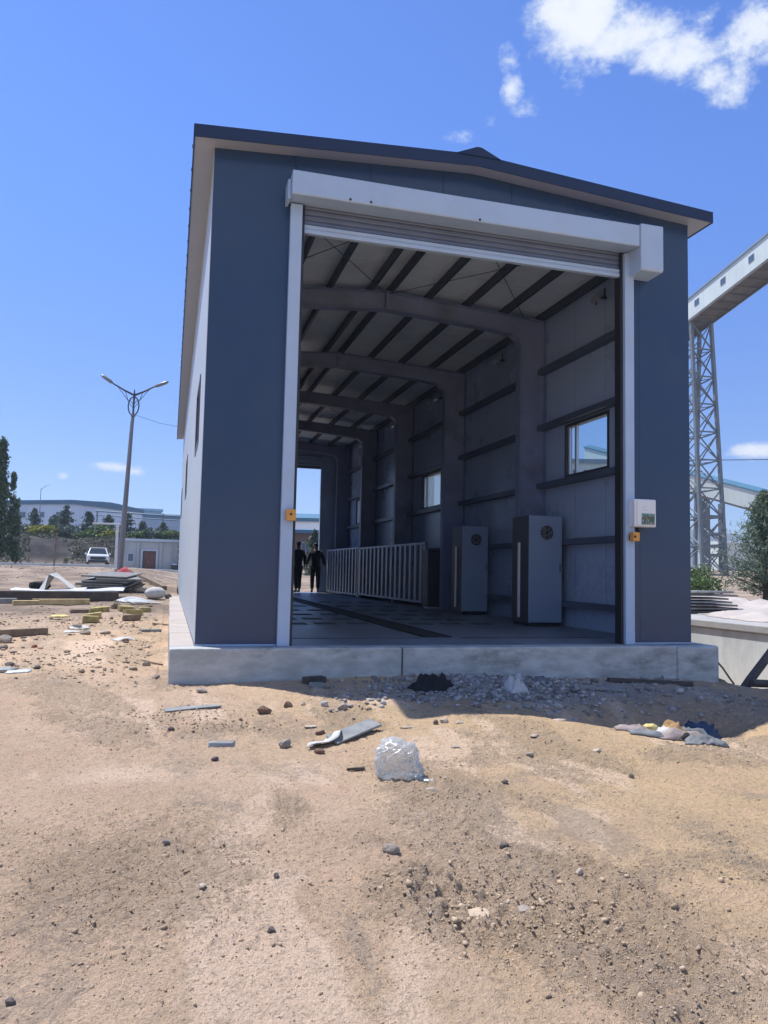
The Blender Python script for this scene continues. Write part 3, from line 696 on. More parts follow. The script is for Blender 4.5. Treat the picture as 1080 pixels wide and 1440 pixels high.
t = thing('photo_sensor', 'orange sensor box on the left guide rail of the door', 'sensor', (1.0, -.1, 1.485), group='orange door sensors')
mb = MB(); mb.box(.985, 1.10, -.17, -.10, 1.485, 1.62); mb.build('housing', 'orange', t, bevel=.008)
mb = MB(); mb.box(1.0, 1.07, -.10, -.0855, 1.50, 1.60); mb.build('bracket', 'black', t)
mb = MB(); mb.path([(1.04, -.171, 1.56), (1.04, -.176, 1.56)], .016, 12); mb.build('lens', 'black', t)

# ------------------------------------------------------------------ inside the shed
def flood(y, label):
    t = thing('flood_light', label, 'flood light', (6.35, y, 5.5), group='flood lights along the right eave')
    mb = MB(); mb.box(6.33, 6.44, y - .03, y + .03, 5.47, 5.50); mb.box(6.33, 6.345, y - .14, y - .125, 5.40, 5.60); mb.box(6.33, 6.345, y + .125, y + .14, 5.40, 5.60); mb.box(6.335, 6.345, y - .125, y + .125, 5.49, 5.51); mb.build('bracket', 'black', t)
    mb = MB(); mb.obox((6.29, y, 5.50), (.06, .25, .20), (0, 38, 0)); h = mb.build('housing', 'galv', t, bevel=.006)
    mb = MB(); mb.obox((6.268, y, 5.475), (.012, .22, .17), (0, 38, 0)); mb.build('lens', 'lamp_lens', t)
for y, s in ((1.75, 'flood light under the right eave nearest the door opening'), (5.75, 'second flood light from the door, high on the dark right wall'),
             (9.6, 'third flood light from the door, under the right eave'), (13.6, 'fourth flood light from the door, under the right eave'), (17.9, 'farthest flood light, under the right eave near the rear door')): flood(y, s)
def cabinet(x0, x1, y0, y1, z0, z1, label):
    t = thing('equipment_cabinet', label, 'cabinet', ((x0 + x1) / 2, (y0 + y1) / 2, .001), group='tall grey equipment cabinets')
    mb = MB(); mb.box(x0 + .03, x1 - .03, y0 + .05, y1 - .03, .001, z0); mb.build('plinth', 'black', t)
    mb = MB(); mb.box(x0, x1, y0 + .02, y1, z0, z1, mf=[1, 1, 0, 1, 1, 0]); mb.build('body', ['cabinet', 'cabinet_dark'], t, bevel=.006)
    mb = MB(); mb.box(x0 + .012, x1 - .012, y0, y0 + .019, z0 + .015, z1 - .015); dr = mb.build('door', 'cabinet', t, bevel=.005)
    cx = x0 + (x1 - x0) * .52; cz = z1 - .30; r = .125
    mb = MB(); mb.path([(cx, y0 - .001, cz), (cx, y0 - .006, cz)], r, 28)
    fan = mb.build('fan_opening', 'black', t)
    mb = MB(); th = np.arange(32) * 2 * np.pi / 32
    for q in (1., .7, .42): mb.path([(cx + r * q * math.cos(a), y0 - .012, cz + r * q * math.sin(a)) for a in th], .005, 5, closed=True)
    for a in np.arange(6) * np.pi / 3: mb.bar((cx + .03 * math.cos(a), y0 - .012, cz + .03 * math.sin(a)), (cx + r * math.cos(a), y0 - .012, cz + r * math.sin(a)), .007, .004, up=(0, 1, 0))
    for a in np.arange(4) * np.pi / 2 + .78: mb.path([(cx + r * 1.18 * math.cos(a), y0 - .001, cz + r * 1.18 * math.sin(a)), (cx + r * 1.18 * math.cos(a), y0 - .01, cz + r * 1.18 * math.sin(a))], .008, 8)
    mb.build('fan_guard', 'galv', fan)
    mb = MB(); mb.box(x1 - .06, x1 - .045, y0 - .02, y0 - .001, z0 + .9, z0 + 1.05); mb.build('handle', 'cabinet_dark', dr, bevel=.004)
    ys_ = y0 + (y1 - y0) * .55
    mb = MB(); mb.box(x0 - .03, x0 - .001, ys_ - .03, ys_ + .03, z0 + .08, z0 + 1.42); mb.build('edge_strip', 'box_white', t, bevel=.004)
cabinet(5.775, 6.425, 3.15, 3.85, .06, 1.955, 'grey cabinet with round fan grille, nearest the door opening')
cabinet(5.81, 6.42, 6.45, 7.10, .075, 1.94, 'grey cabinet with round fan grille, second from the door opening')
t = thing('control_cabinet', 'low black cabinet between the second grey cabinet and the metal guard panels', 'cabinet', (6.1, 9.2, 0))
mb = MB(); mb.box(5.88, 6.40, 8.95, 9.40, .05, 1.46); mb.build('body', 'black', t, bevel=.01)
mb = MB(); mb.box(5.90, 6.38, 8.935, 8.949, .08, 1.43); d = mb.build('door', 'cabinet_dark', t, bevel=.004)
mb = MB(); mb.box(5.93, 6.35, 8.98, 9.37, .001, .05); mb.build('plinth', 'window_pale', t)
def guard(p0, p1, z0, z1, label):
    p0 = np.array(p0); p1 = np.array(p1); d = p1 - p0; ln = np.linalg.norm(d); d /= ln; nrm = np.array([-d[1], d[0]])
    if nrm[0] > 0: nrm = -nrm
    t = thing('guard_panel', label, 'guard panel', (*p0, .001), group='galvanised splash guard panels')
    n = int(ln / .42); per = ln / n; pts = []
    for i in range(n):
        for f, o_ in ((.0, 0), (.30, 0), (.42, .055), (.80, .055), (.92, 0)): pts.append((i * per + f * per, o_))
    pts.append((ln, 0))
    mb = MB(); V = []; 
    for s, o_ in pts:
        q = p0 + d * s + nrm * o_
        V += [(q[0], q[1], z0 + .05), (q[0], q[1], z1 - .04)]
    mb.add(V, [(2 * i, 2 * i + 2, 2 * i + 3, 2 * i + 1) for i in range(len(pts) - 1)]); mb.build('corrugated_sheet', 'galv', t)
    for z in (z0 + .03, z1 - .03):
        mb = MB(); a = (*p0, z); b_ = (*p1, z); mb.bar(a, b_, .09, .06); mb.build('rail', 'galv', t, bevel=.004)
    for s in (.02, ln - .02):
        q = p0 + d * s + nrm * .0; mb = MB(); mb.box(q[0] - .05, q[0] + .05, q[1] - .045, q[1] + .045, .001, z1 + .01); mb.build('post', 'galv', t, bevel=.004)
guard((6.05, 9.62), (5.862, 16.0), .10, 1.68, 'galvanised corrugated guard panel standing beside the low black cabinet')
guard((5.858, 16.12), (5.72, 20.75), .06, 1.70, 'galvanised corrugated guard panel ending beside the rear door')

# ------------------------------------------------------------------ people
def skin(name, joints, edges, matn, parent, sub=1, smooth=True, roots=(0,)):
    me = bpy.data.meshes.new(name); me.from_pydata([j[:3] for j in joints], [], []); me.edges.add(len(edges))
    for e, (a, b_) in zip(me.edges, edges): e.vertices = (a, b_)
    me.update()
    o = bpy.data.objects.new(name, me); COL.objects.link(o); o.parent = parent
    sk = o.modifiers.new('Skin', 'SKIN'); sk.use_smooth_shade = smooth
    for i, j in enumerate(joints):
        r = j[3]; r2 = j[4] if len(j) > 4 else r
        me.skin_vertices[0].data[i].radius = (r, r2); me.skin_vertices[0].data[i].use_root = i in roots
    ss = o.modifiers.new('Sub', 'SUBSURF'); ss.levels = sub; ss.render_levels = sub
    me.materials.append(M[matn]); return o
def person(label, loc, rz, scale, step=.0, armout=.0, cap=False):
    t = thing('person', label, 'person', loc, rz); t.scale = (scale,) * 3
    t['group'] = 'people standing at the rear door'
    J = [(0, 0, .96, .10, .075), (0, 0, 1.15, .095, .07), (0, 0, 1.35, .13, .08), (0, .005, 1.47, .06), (0, .015, 1.535, .056), (0, .03, 1.60, .082), (0, .02, 1.685, .085)]
    E = [(0, 1), (1, 2), (2, 3), (3, 4), (4, 5), (5, 6)]
    roots = [0]; arms = {}; legs = {}
    for s in (-1, 1):
        a = len(J); k = armout * (1 if s > 0 else .6)
        arm = [(s * .185, 0, 1.405, .062), (s * (.245 + k), -.03, 1.14, .045), (s * (.275 + k * 1.3), .03, .93, .032), (s * (.282 + k * 1.3), .045, .865, .036, .022)]
        J += arm; E += [(2, a), (a, a + 1), (a + 1, a + 2), (a + 2, a + 3)]; arms[s] = arm
        b_ = len(J); st = step * s
        leg = [(s * .09, 0, .90, .088), (s * .10, .025 + st * .5, .50, .06), (s * .105, -.02 + st, .09, .042), (s * .115, .12 + st, .04, .038)]
        J += leg; E += [(0, b_), (b_, b_ + 1), (b_ + 1, b_ + 2), (b_ + 2, b_ + 3)]; legs[s] = leg
        hx, hy, hz_ = arm[3][:3]
        for i, (dy, ln) in enumerate(((.028, .075), (.010, .088), (-.008, .082), (-.025, .065))):
            f = len(J); J += [(hx, hy + dy, hz_ - .01, .010), (hx - s * .004, hy + dy, hz_ - .02 - ln * .55, .009), (hx - s * .016, hy + dy * .9, hz_ - .02 - ln, .007)]
            E += [(f, f + 1), (f + 1, f + 2)]; roots.append(f)
        f = len(J); J += [(hx, hy + .02, hz_ + .02, .011), (hx - s * .012, hy + .05, hz_ - .01, .010), (hx - s * .018, hy + .055, hz_ - .04, .008)]; E += [(f, f + 1), (f + 1, f + 2)]; roots.append(f)
    for x, y, z, x2, y2, z2, r in ((0, .09, 1.63, 0, .125, 1.612, .013), (-.08, .02, 1.635, -.096, .01, 1.64, .018), (.08, .02, 1.635, .096, .01, 1.64, .018), (-.025, .105, 1.585, .025, .105, 1.585, .008)):
        f = len(J); J += [(x, y, z, r), (x2, y2, z2, r * .8)]; E.append((f, f + 1)); roots.append(f)
    skin('body', J, E, 'skin', t, 1, True, roots)
    JJ = [(0, 0, .80, .17, .13), (0, 0, .92, .165, .125), (0, 0, 1.12, .155, .12), (0, 0, 1.34, .178, .125), (0, .0, 1.445, .085)]; EE = [(0, 1), (1, 2), (2, 3), (3, 4)]
    for s in (-1, 1):
        a = len(JJ); q = arms[s]; JJ += [(q[0][0], q[0][1], q[0][2], .082), (q[1][0], q[1][1], q[1][2], .066), (q[2][0], q[2][1], q[2][2] + .015, .05)]; EE += [(3, a), (a, a + 1), (a + 1, a + 2)]
    skin('jacket', JJ, EE, 'jacket', t)
    JJ = [(0, 0, .97, .15, .118)]; EE = []
    for s in (-1, 1):
        a = len(JJ); q = legs[s]; JJ += [(q[0][0], q[0][1], .86, .108), (q[1][0], q[1][1], q[1][2], .082), (q[2][0], q[2][1], .10, .066)]; EE += [(0, a), (a, a + 1), (a + 1, a + 2)]
    skin('trousers', JJ, EE, 'trousers', t)
    for s in (-1, 1):
        q = legs[s]; skin('shoe', [(q[2][0], q[2][1] - .03, .055, .05), (q[3][0], q[3][1] - .02, .045, .046), (q[3][0], q[3][1] + .05, .035, .036)], [(0, 1), (1, 2)], 'shoe', t)
    skin('hair', [(0, -.02, 1.60, .072), (0, -.01, 1.67, .09), (0, .02, 1.705, .085)], [(0, 1), (1, 2)], 'hair', t, 2)
    return t
person('person in dark jacket and trousers with arms held slightly out, beside the guard panels', (5.27, 21.0, .001), R(-6), 1.135, .05, .035)
person('person in dark clothes half hidden behind the left guide rail', (4.53, 20.75, .001), R(20), 1.15, .08, .0)

# ------------------------------------------------------------------ vegetation
def unit(n):
    v = RNG.normal(size=(n, 3)); return v / np.linalg.norm(v, axis=1, keepdims=True)
def leafquads(mb, C, size, asp=.6, up=None):
    n = len(C); a = unit(n)
    if up is not None: a = a * (1 - up[1]) + np.array(up[0]) * up[1]; a /= np.linalg.norm(a, axis=1, keepdims=True)
    b_ = np.cross(a, unit(n)); b_ /= np.linalg.norm(b_, axis=1, keepdims=True) + 1e-9
    s = size * RNG.uniform(.6, 1.3, (n, 1)); mb.quads(C, a * s, b_ * s * asp)
def trunk(t, base, h, r, mname='trunk', lean=(0, 0), limbs=None):
    mb = MB(); pts = [(base[0] + lean[0] * f + .03 * h * math.sin(5 * f) * .15, base[1] + lean[1] * f, base[2] - .15 + (h + .15) * f) for f in (0, .12, .3, .5, .7, .9, 1)]
    mb.path(pts, [r * 1.4, r, r * .85, r * .68, r * .5, r * .28, r * .1], 9)
    for p0, p1, rr in (limbs or []): mb.path([p0, tuple((np.array(p0) + np.array(p1)) / 2 + np.array([0, 0, .04 * h * .3])), p1], [rr, rr * .7, rr * .25], 6)
    return mb.build('trunk', mname, t, smooth=True)
def conifer(name, x, y, z, h, rad, lab, matn='spruce', n=26, per=8, q=5, sz=.13, group=None, asp=.32, lift=-.25):
    t = thing(name, lab, 'tree', (x, y, z), group=group)
    C = []; limbs = []
    for i in range(n):
        f = .03 + .97 * (i + RNG.uniform(-.4, .4)) / n
        f = min(max(f, .02), 1)
        env = rad * (1 - f) ** .85 * RNG.uniform(.75, 1.12) + .04
        for k in range(per):
            if RNG.uniform() < .12: continue
            a = RNG.uniform(0, 6.283); ln = env * RNG.uniform(.6, 1.1)
            s = np.linspace(.15, 1, q) + RNG.uniform(-.06, .06, q)
            dz = lift * ln * s + .12 * ln * s ** 2
            P_ = np.stack([x + np.cos(a) * ln * s, y + np.sin(a) * ln * s, z + f * h + dz], 1)
            for rep in range(2): C.append(P_ + RNG.normal(0, sz * .45, P_.shape))
            if k < 2: limbs.append(((x, y, z + f * h), tuple(P_[-1]), .012 * h * (1 - f) * .5 + .008))
    C = np.concatenate(C)
    trunk(t, (x, y, z), h * .97, .022 * h, limbs=limbs[:60])
    mb = MB(); leafquads(mb, C, sz, asp); mb.build('crown', matn, t); return t
def bush(name, x, y, z, rx, rz, lab, matn, n=900, sz=.09, group=None, cat='bush', ry=None):
    t = thing(name, lab, cat, (x, y, z), group=group); ry = ry or rx
    k = 9; cl = np.stack([RNG.uniform(-.7, .7, k) * rx, RNG.uniform(-.7, .7, k) * ry, RNG.uniform(.25, .95, k) * rz], 1)
    w = RNG.integers(0, k, n); d = unit(n) * RNG.uniform(.3, 1, (n, 1)) ** .5
    C = cl[w] + d * np.array([rx * .45, ry * .45, rz * .38]); C[:, 2] = np.maximum(C[:, 2], .02)
    C += np.array([x, y, z])
    mb = MB()
    for i in range(5): mb.path([(x, y, z - .1), tuple(np.array([x, y, z]) + cl[i])], [.03 * rz, .01 * rz], 5)
    mb.build('stems', 'trunk', t)
    mb = MB(); leafquads(mb, C, sz, .55); mb.build('foliage', matn, t); return t
# columnar poplar at the left edge
t = thing('poplar_tree', 'tall dark columnar poplar at the left edge beside the road', 'tree', (-10.2, 40.4, .6))
C = []; limbs = []
for i in range(130):
    f = RNG.uniform(.04, .97) ** 1.0; a = RNG.uniform(0, 6.28); r0 = 1.0 * (1 - f * .88) * (.45 + .55 * min(1, f * 5)) * RNG.uniform(.35, 1.05)
    p0 = np.array([-10.2, 40.4, .6 + f * 7.4]); tip = p0 + np.array([math.cos(a) * r0, math.sin(a) * r0, RNG.uniform(.5, 1.2) * (1.2 - f * .6)])
    s = RNG.uniform(.15, 1, (75, 1)); P_ = p0 + (tip - p0) * s + RNG.normal(0, .09 + .05 * (1 - f), (75, 3)); C.append(P_)
    if i < 50: limbs.append((tuple(p0 - np.array([0, 0, .3])), tuple(tip), .03))
for sx_, h_ in ((.72, 5.3), (1.0, 3.7), (-.8, 4.6)):      # side spires
    for q_ in range(22):
        f = RNG.uniform(.1, 1); p0 = np.array([-10.2 + sx_, 40.3 + .2 * sx_, .6 + h_ * f]); s = RNG.uniform(0, 1, (60, 1))
        C.append(p0 + np.array([RNG.uniform(-.25, .25) * (1.1 - f), RNG.uniform(-.25, .25), .45]) * s + RNG.normal(0, .07 + .05 * (1 - f), (60, 3)))
trunk(t, (-10.2, 40.4, .6), 7.3, .16, limbs=limbs)
mb = MB(); leafquads(mb, np.concatenate(C), .062, .7); mb.build('crown', 'poplar', t)
# spruces and shrubs along the top of the bank
sp = [(-19.6, 82, 3.4, 1.3, 'dark spruce on the bank, nearest the poplar'), (-17.4, 84, 4.7, 1.5, 'tall spruce on the bank in front of the white factory end window'), (-15.0, 83, 3.5, 1.3, 'pale young spruce on the bank left of the double window'),
      (-13.3, 86, 3.1, 1.2, 'small spruce on the bank below the factory double window'), (-11.6, 82, 4.3, 1.6, 'broad spruce on the bank above the thin wooden stake'), (-9.6, 85, 3.6, 1.3, 'spruce on the bank at the factory corner'),
      (-7.2, 83, 3.6, 1.7, 'wide spruce on the bank behind the parked white car'), (-5.2, 84, 4.3, 1.6, 'spruce on the bank just left of the white post'), (-3.6, 86, 3.4, 1.3, 'spruce on the bank behind the street lamp post'), (-1.2, 84, 3.0, 1.5, 'small spruce on the bank above the hut door'), (1.4, 85, 3.0, 1.3, 'spruce on the bank beside the shed corner')]
for x, y, h, r_, lb in sp: conifer('spruce_tree', x, y, hz(x, y) - .1, h * .78, r_ * 1.3, lb, group='spruces along the bank', n=11, per=8, q=6, sz=.16, asp=.35, lift=-.12)
for x, y, rx, rz_, lb, mt in [(-17.9, 78.5, 1.1, .9, 'yellow green shrub on the bank near the poplar', 'bush_yellow'), (-13.6, 78.6, 1.6, 1.1, 'bright yellow flowering shrub on the bank below the factory', 'bush_yellow'), (-9.3, 78.8, 1.5, .8, 'green shrub on the bank left of the parked car', 'bush'),
                             (-6.2, 79.0, 1.6, .9, 'yellow green shrub on the bank above the parked car', 'bush_yellow'), (-16.0, 79.0, 1.3, 1.2, 'grey green shrub on the bank between the two leftmost spruces', 'spruce'), (-11.4, 79.0, 1.4, 1.3, 'dark green shrub on the bank under the broad spruce', 'spruce'), (-7.9, 79.4, 1.3, 1.1, 'bright green shrub on the bank under the wide spruce', 'bush'), (-2.2, 80.0, 1.5, 1.2, 'dark green shrub on the bank right of the street lamp', 'spruce'), (-3.9, 79.2, 1.3, .8, 'low green shrub on the bank beside the street lamp', 'bush'), (-.4, 80, 1.7, .9, 'pale green shrub on the bank above the hut roof', 'bush')]:
    bush('shrub', x, y, hz(x, y) - .1, rx, rz_, lb, mt, 620, .13, 'shrubs on the bank', 'shrub')
pts = np.stack([RNG.uniform(-26, 4, 12000), RNG.uniform(67.6, 80, 12000)], 1); k = fbm(pts[:, 0], pts[:, 1], .35, 3, 91) > .5; pts = pts[k]
mb = MB(); C = np.column_stack([pts, hh(pts[:, 0], pts[:, 1]) + RNG.uniform(0, .22, len(pts))]); leafquads(mb, C, .12, .4)
tag(mb.build('bank_scrub', 'weed'), 'low scrub covering the dark earth bank behind the road', 'scrub', kind='stuff')
# seen through the rear door
conifer('spruce_tree', 9.7, 45.5, hz(9.7, 45.5), 3.4, 1.4, 'bushy spruce seen through the rear door', group=None, n=18, per=9, q=5, sz=.12, asp=.45)
bush('shrub', 11.2, 49, hz(11.2, 49), 1.5, 2.3, 'loose green shrub seen through the rear door beside the far right jamb', 'bush', 900, .11, cat='shrub')
bush('shrub', 7.6, 47, hz(7.6, 47), .9, 1.3, 'low dark shrub seen through the rear door behind the people', 'spruce', 500, .1, cat='shrub')
# right hand side
conifer('pine_tree', 23.6, 17.4, .0, 4.6, 2.5, 'dark green pine tree at the right edge above the pale concrete wall', 'pine', n=34, per=18, q=9, sz=.10, asp=.13, lift=.26)
conifer('pine_tree', 26.5, 19.5, .0, 3.3, 1.5, 'lower pine partly behind the larger pine at the right edge', 'pine', n=24, per=11, q=7, sz=.10, asp=.13, lift=.22)
for x, y, rx, rz_, lb in [(19.6, 17.2, .8, .95, 'green leafy bush beside the shed corner behind the stacked boards'), (20.9, 17.8, .75, .75, 'green leafy bush between the stacked boards and the pine'), (21.6, 19.4, .9, 1.1, 'light green bush behind the two bushes by the stacked boards'), (24.6, 23.5, 1.3, 1.4, 'broad green bush between the lattice tower and the pine'), (22.0, 20.5, .9, 1.05, 'darker green bush at the foot of the lattice tower')]:
    bush('bush', x, y, .0, rx, rz_, lb, 'bush' if 'dark' not in lb else 'pine', 1500, .05, 'bushes beside the concrete platform')

# ------------------------------------------------------------------ far buildings
def wallframe(p0, p1):
    p0 = np.array(p0, float); p1 = np.array(p1, float); d = p1 - p0; ln = np.linalg.norm(d); d /= ln
    return p0, d, np.array([-d[1], d[0]]), ln
def building(name, label, p0, p1, depth, z0, z1, wm, rm, wins=(), rise=.9, roofh=.7, cat='building', winsize=(1.5, 1.3)):
    o_, d, nrm, ln = wallframe(p0, p1)
    t = thing(name, label, cat, (o_[0], o_[1], z0))
    q = lambda s, e, z: (o_[0] + d[0] * s + nrm[0] * e, o_[1] + d[1] * s + nrm[1] * e, z)
    mb = MB(); V = [q(s, e, z) for s in (0, ln) for e in (0, depth) for z in (z0, z1)]
    V += [q(0, depth / 2, z1 + rise), q(ln, depth / 2, z1 + rise)]
    mb.add(V, [(0, 1, 5, 4), (2, 6, 7, 3), (0, 2, 3, 8, 1), (4, 5, 9, 7, 6), (0, 4, 6, 2)]); mb.build('wall', wm, t)
    mb = MB(); e = .35
    V = [q(-e, -e, z1 - roofh), q(-e, -e, z1 + .1), q(-e, depth / 2, z1 + rise + .15), q(-e, depth + e, z1 + .1), q(-e, depth + e, z1 - roofh)]
    W_ = [q(ln + e, -e, z1 - roofh), q(ln + e, -e, z1 + .1), q(ln + e, depth / 2, z1 + rise + .15), q(ln + e, depth + e, z1 + .1), q(ln + e, depth + e, z1 - roofh)]
    mb.add(V + W_, [(0, 1, 6, 5), (1, 2, 7, 6), (2, 3, 8, 7), (3, 4, 9, 8), (0, 4, 3, 2, 1), (5, 6, 7, 8, 9)]); mb.build('roof', rm, t)
    for s, z in wins:
        a, h = winsize; mb = MB()
        V = [q(s + sx * a / 2, -ex, z + sz_ * h / 2) for sx in (-1, 1) for ex in (-.02, .08) for sz_ in (-1, 1)]
        mb.add(V, [(0, 1, 3, 2), (4, 6, 7, 5), (0, 4, 5, 1), (2, 3, 7, 6), (0, 2, 6, 4), (1, 5, 7, 3)]); f = mb.build('window', 'far_pale', t)
        mb = MB()
        for k in (-1, 1):
            V = [q(s + k * a * .24 + sx * a * .2, -ex, z + sz_ * h * .42) for sx in (-1, 1) for ex in (.081, .10) for sz_ in (-1, 1)]
            mb.add(V, [(0, 1, 3, 2), (4, 6, 7, 5), (0, 4, 5, 1), (2, 3, 7, 6), (0, 2, 6, 4), (1, 5, 7, 3)])
        mb.build('pane', 'far_window', f)
    return t
building('factory_building', 'white factory with blue roof edge behind the spruces on the left', (-36.5, 178), (-21.3, 168.4), 26, 3, 14.7, 'far_white', 'far_roof', [(s, z) for s in (1.6, 5.2, 10.2, 14.8) for z in (11.6, 6.9)], .6, .75, winsize=(1.5, 1.3))
building('office_building', 'pale narrow building with small windows beside the white factory gable', (-23.4, 196), (-17.6, 194), 20, 3, 16.6, 'far_white', 'far_pale', [(s, z) for s in (1.4, 3.1, 4.8) for z in (13.4, 9.6)], .3, .4, winsize=(.9, 1.1))
building('warehouse', 'long light blue warehouse behind the lamp post and the hut', (-20.4, 205), (-3, 206.5), 30, 3, 16.2, 'far_pale', 'far_pale', [], .2, .5)
building('warehouse', 'darker roofed blue grey warehouse hall between the lamp post and the shed', (-11.5, 202), (12, 204), 28, 3, 14.6, 'far_pale', 'far_roof', [], .3, 1.0)
building('factory_building', 'pale factory with blue roof seen through the rear door', (19, 142), (40, 136), 22, 2, 10.9, 'far_white', 'far_roof', [(s, 8) for s in (3, 6, 9, 12)], 1.6, .6)
building('brick_building', 'small brown brick building seen through the rear door', (12.2, 84), (17.2, 83), 6, 1, 5.6, 'brick', 'far_roof', [(1.5, 3.6), (3.4, 3.6)], .2, .3, winsize=(1., 1.2))
building('factory_hall', 'long white hall with a window row seen through the side windows', (34, 126.5), (86, 110.5), 24, 1, 22.0, 'gallery_white', 'gallery_roof', [(s, 19.7) for s in range(30, 54, 2)], 1.2, .7, winsize=(1.0, .9))
building('white_shed', 'small white building between the lattice tower and the pine', (110.5, 126), (121, 123), 12, 1, 8.4, 'gallery_white', 'gallery_white', [], .3, .3)
# pipe rack in front of the warehouses
t = thing('pipe_rack', 'thin dark pipe rack crossing in front of the blue warehouses', 'pipe rack', (-14.7, 150, 3))
mb = MB(); mb.path([(-14.7, 150, 11.4), (1.5, 146, 10.7)], .16, 6); mb.path([(-14.7, 150.4, 10.6), (1.5, 146.4, 9.9)], .12, 6); mb.build('pipe', 'far_roof', t)
for x, y in ((-14.4, 149.9), (-8, 148.4), (-2, 146.9)):
    mb = MB(); mb.box(x - .12, x + .12, y - .12, y + .12, 3, 11.2); mb.build('post', 'tower_steel', t)
t = thing('street_lamp', 'tiny far street lamp standing up above the white factory roof', 'street lamp', (-26.8, 163, 3))
mb = MB(); mb.path([(-26.8, 163, 3), (-26.8, 163, 16.5)], [.12, .06], 6); mb.build('pole', 'pole_grey', t)
mb = MB(); mb.path([(-26.8, 163, 16.3), (-25.8, 162.6, 17.1), (-24.9, 162.3, 17.3)], .05, 5); mb.build('arm', 'pole_grey', t)

# hut
t = thing('utility_hut', 'small flat roofed grey hut with a dark red door behind the lamp post', 'hut', (-4.6, 66.9, .7))
x0, x1, y0, y1, z0, z1 = -4.62, .9, 66.9, 70.4, .4, 3.55
mb = MB(); mb.box(x0, -2.83, y0, y1, z0, z1); mb.box(-1.62, x1, y0, y1, z0, z1); mb.box(-2.83, -1.62, y0, y1, 2.65, z1); mb.box(-2.83, -1.62, y0 + .25, y1, z0, 2.65); mb.build('wall', 'hut_wall', t)
mb = MB(); mb.box(x0 - .2, x1 + .2, y0 - .25, y1 + .2, z1, z1 + .22); mb.build('roof', 'far_pale', t, bevel=.02)
mb = MB(); mb.box(-2.80, -2.235, y0 + .13, y0 + .2, .75, 2.60); mb.box(-2.215, -1.65, y0 + .13, y0 + .2, .75, 2.60); d = mb.build('door', 'hut_door', t, bevel=.01)
mb = MB(); mb.box(-2.30, -2.27, y0 + .07, y0 + .13, 1.5, 1.75); mb.build('handle', 'galv', d)
mb = MB(); mb.box(-3.0, -2.83, y0 - .06, y0 + .1, .6, 2.8); mb.box(-1.62, -1.45, y0 - .06, y0 + .1, .6, 2.8); mb.box(-2.83, -1.62, y0 - .06, y0 + .1, 2.66, 2.8); mb.build('door_frame', 'far_pale', t)
for xx in (-1.2, -3.25):
    mb = MB(); mb.box(xx - .14, xx + .14, y0 - .12, y0 - .001, .5, 3.5); mb.build('buttress', 'hut_wall', t, bevel=.02)
mb = MB(); mb.box(-4.2, -3.6, y0 - .03, y0 - .002, 1.6, 2.4); w = mb.build('window', 'far_pale', t); mb = MB(); mb.box(-4.13, -3.67, y0 - .04, y0 - .031, 1.66, 2.34); mb.build('pane', 'far_window', w)
t.location.z -= .33
t = thing('waste_bin', 'dark round bin with pale lid beside the hut door', 'bin', (.15, 66.3, .72))
mb = MB(); mb.path([(.15, 66.3, .74), (.15, 66.3, 1.35)], [.3, .36], 14); mb.build('body', 'black', t); mb = MB(); mb.path([(.15, 66.3, 1.36), (.15, 66.3, 1.45), (.15, 66.3, 1.5)], [.38, .3, .06], 14); mb.build('lid', 'sheet', t)
t.location.z -= .30
bush('shrub', .75, 67.2 - 1.2, .42, .35, 3.9, 'thin shrub growing against the shed corner beside the hut', 'spruce', 260, .12, cat='shrub')

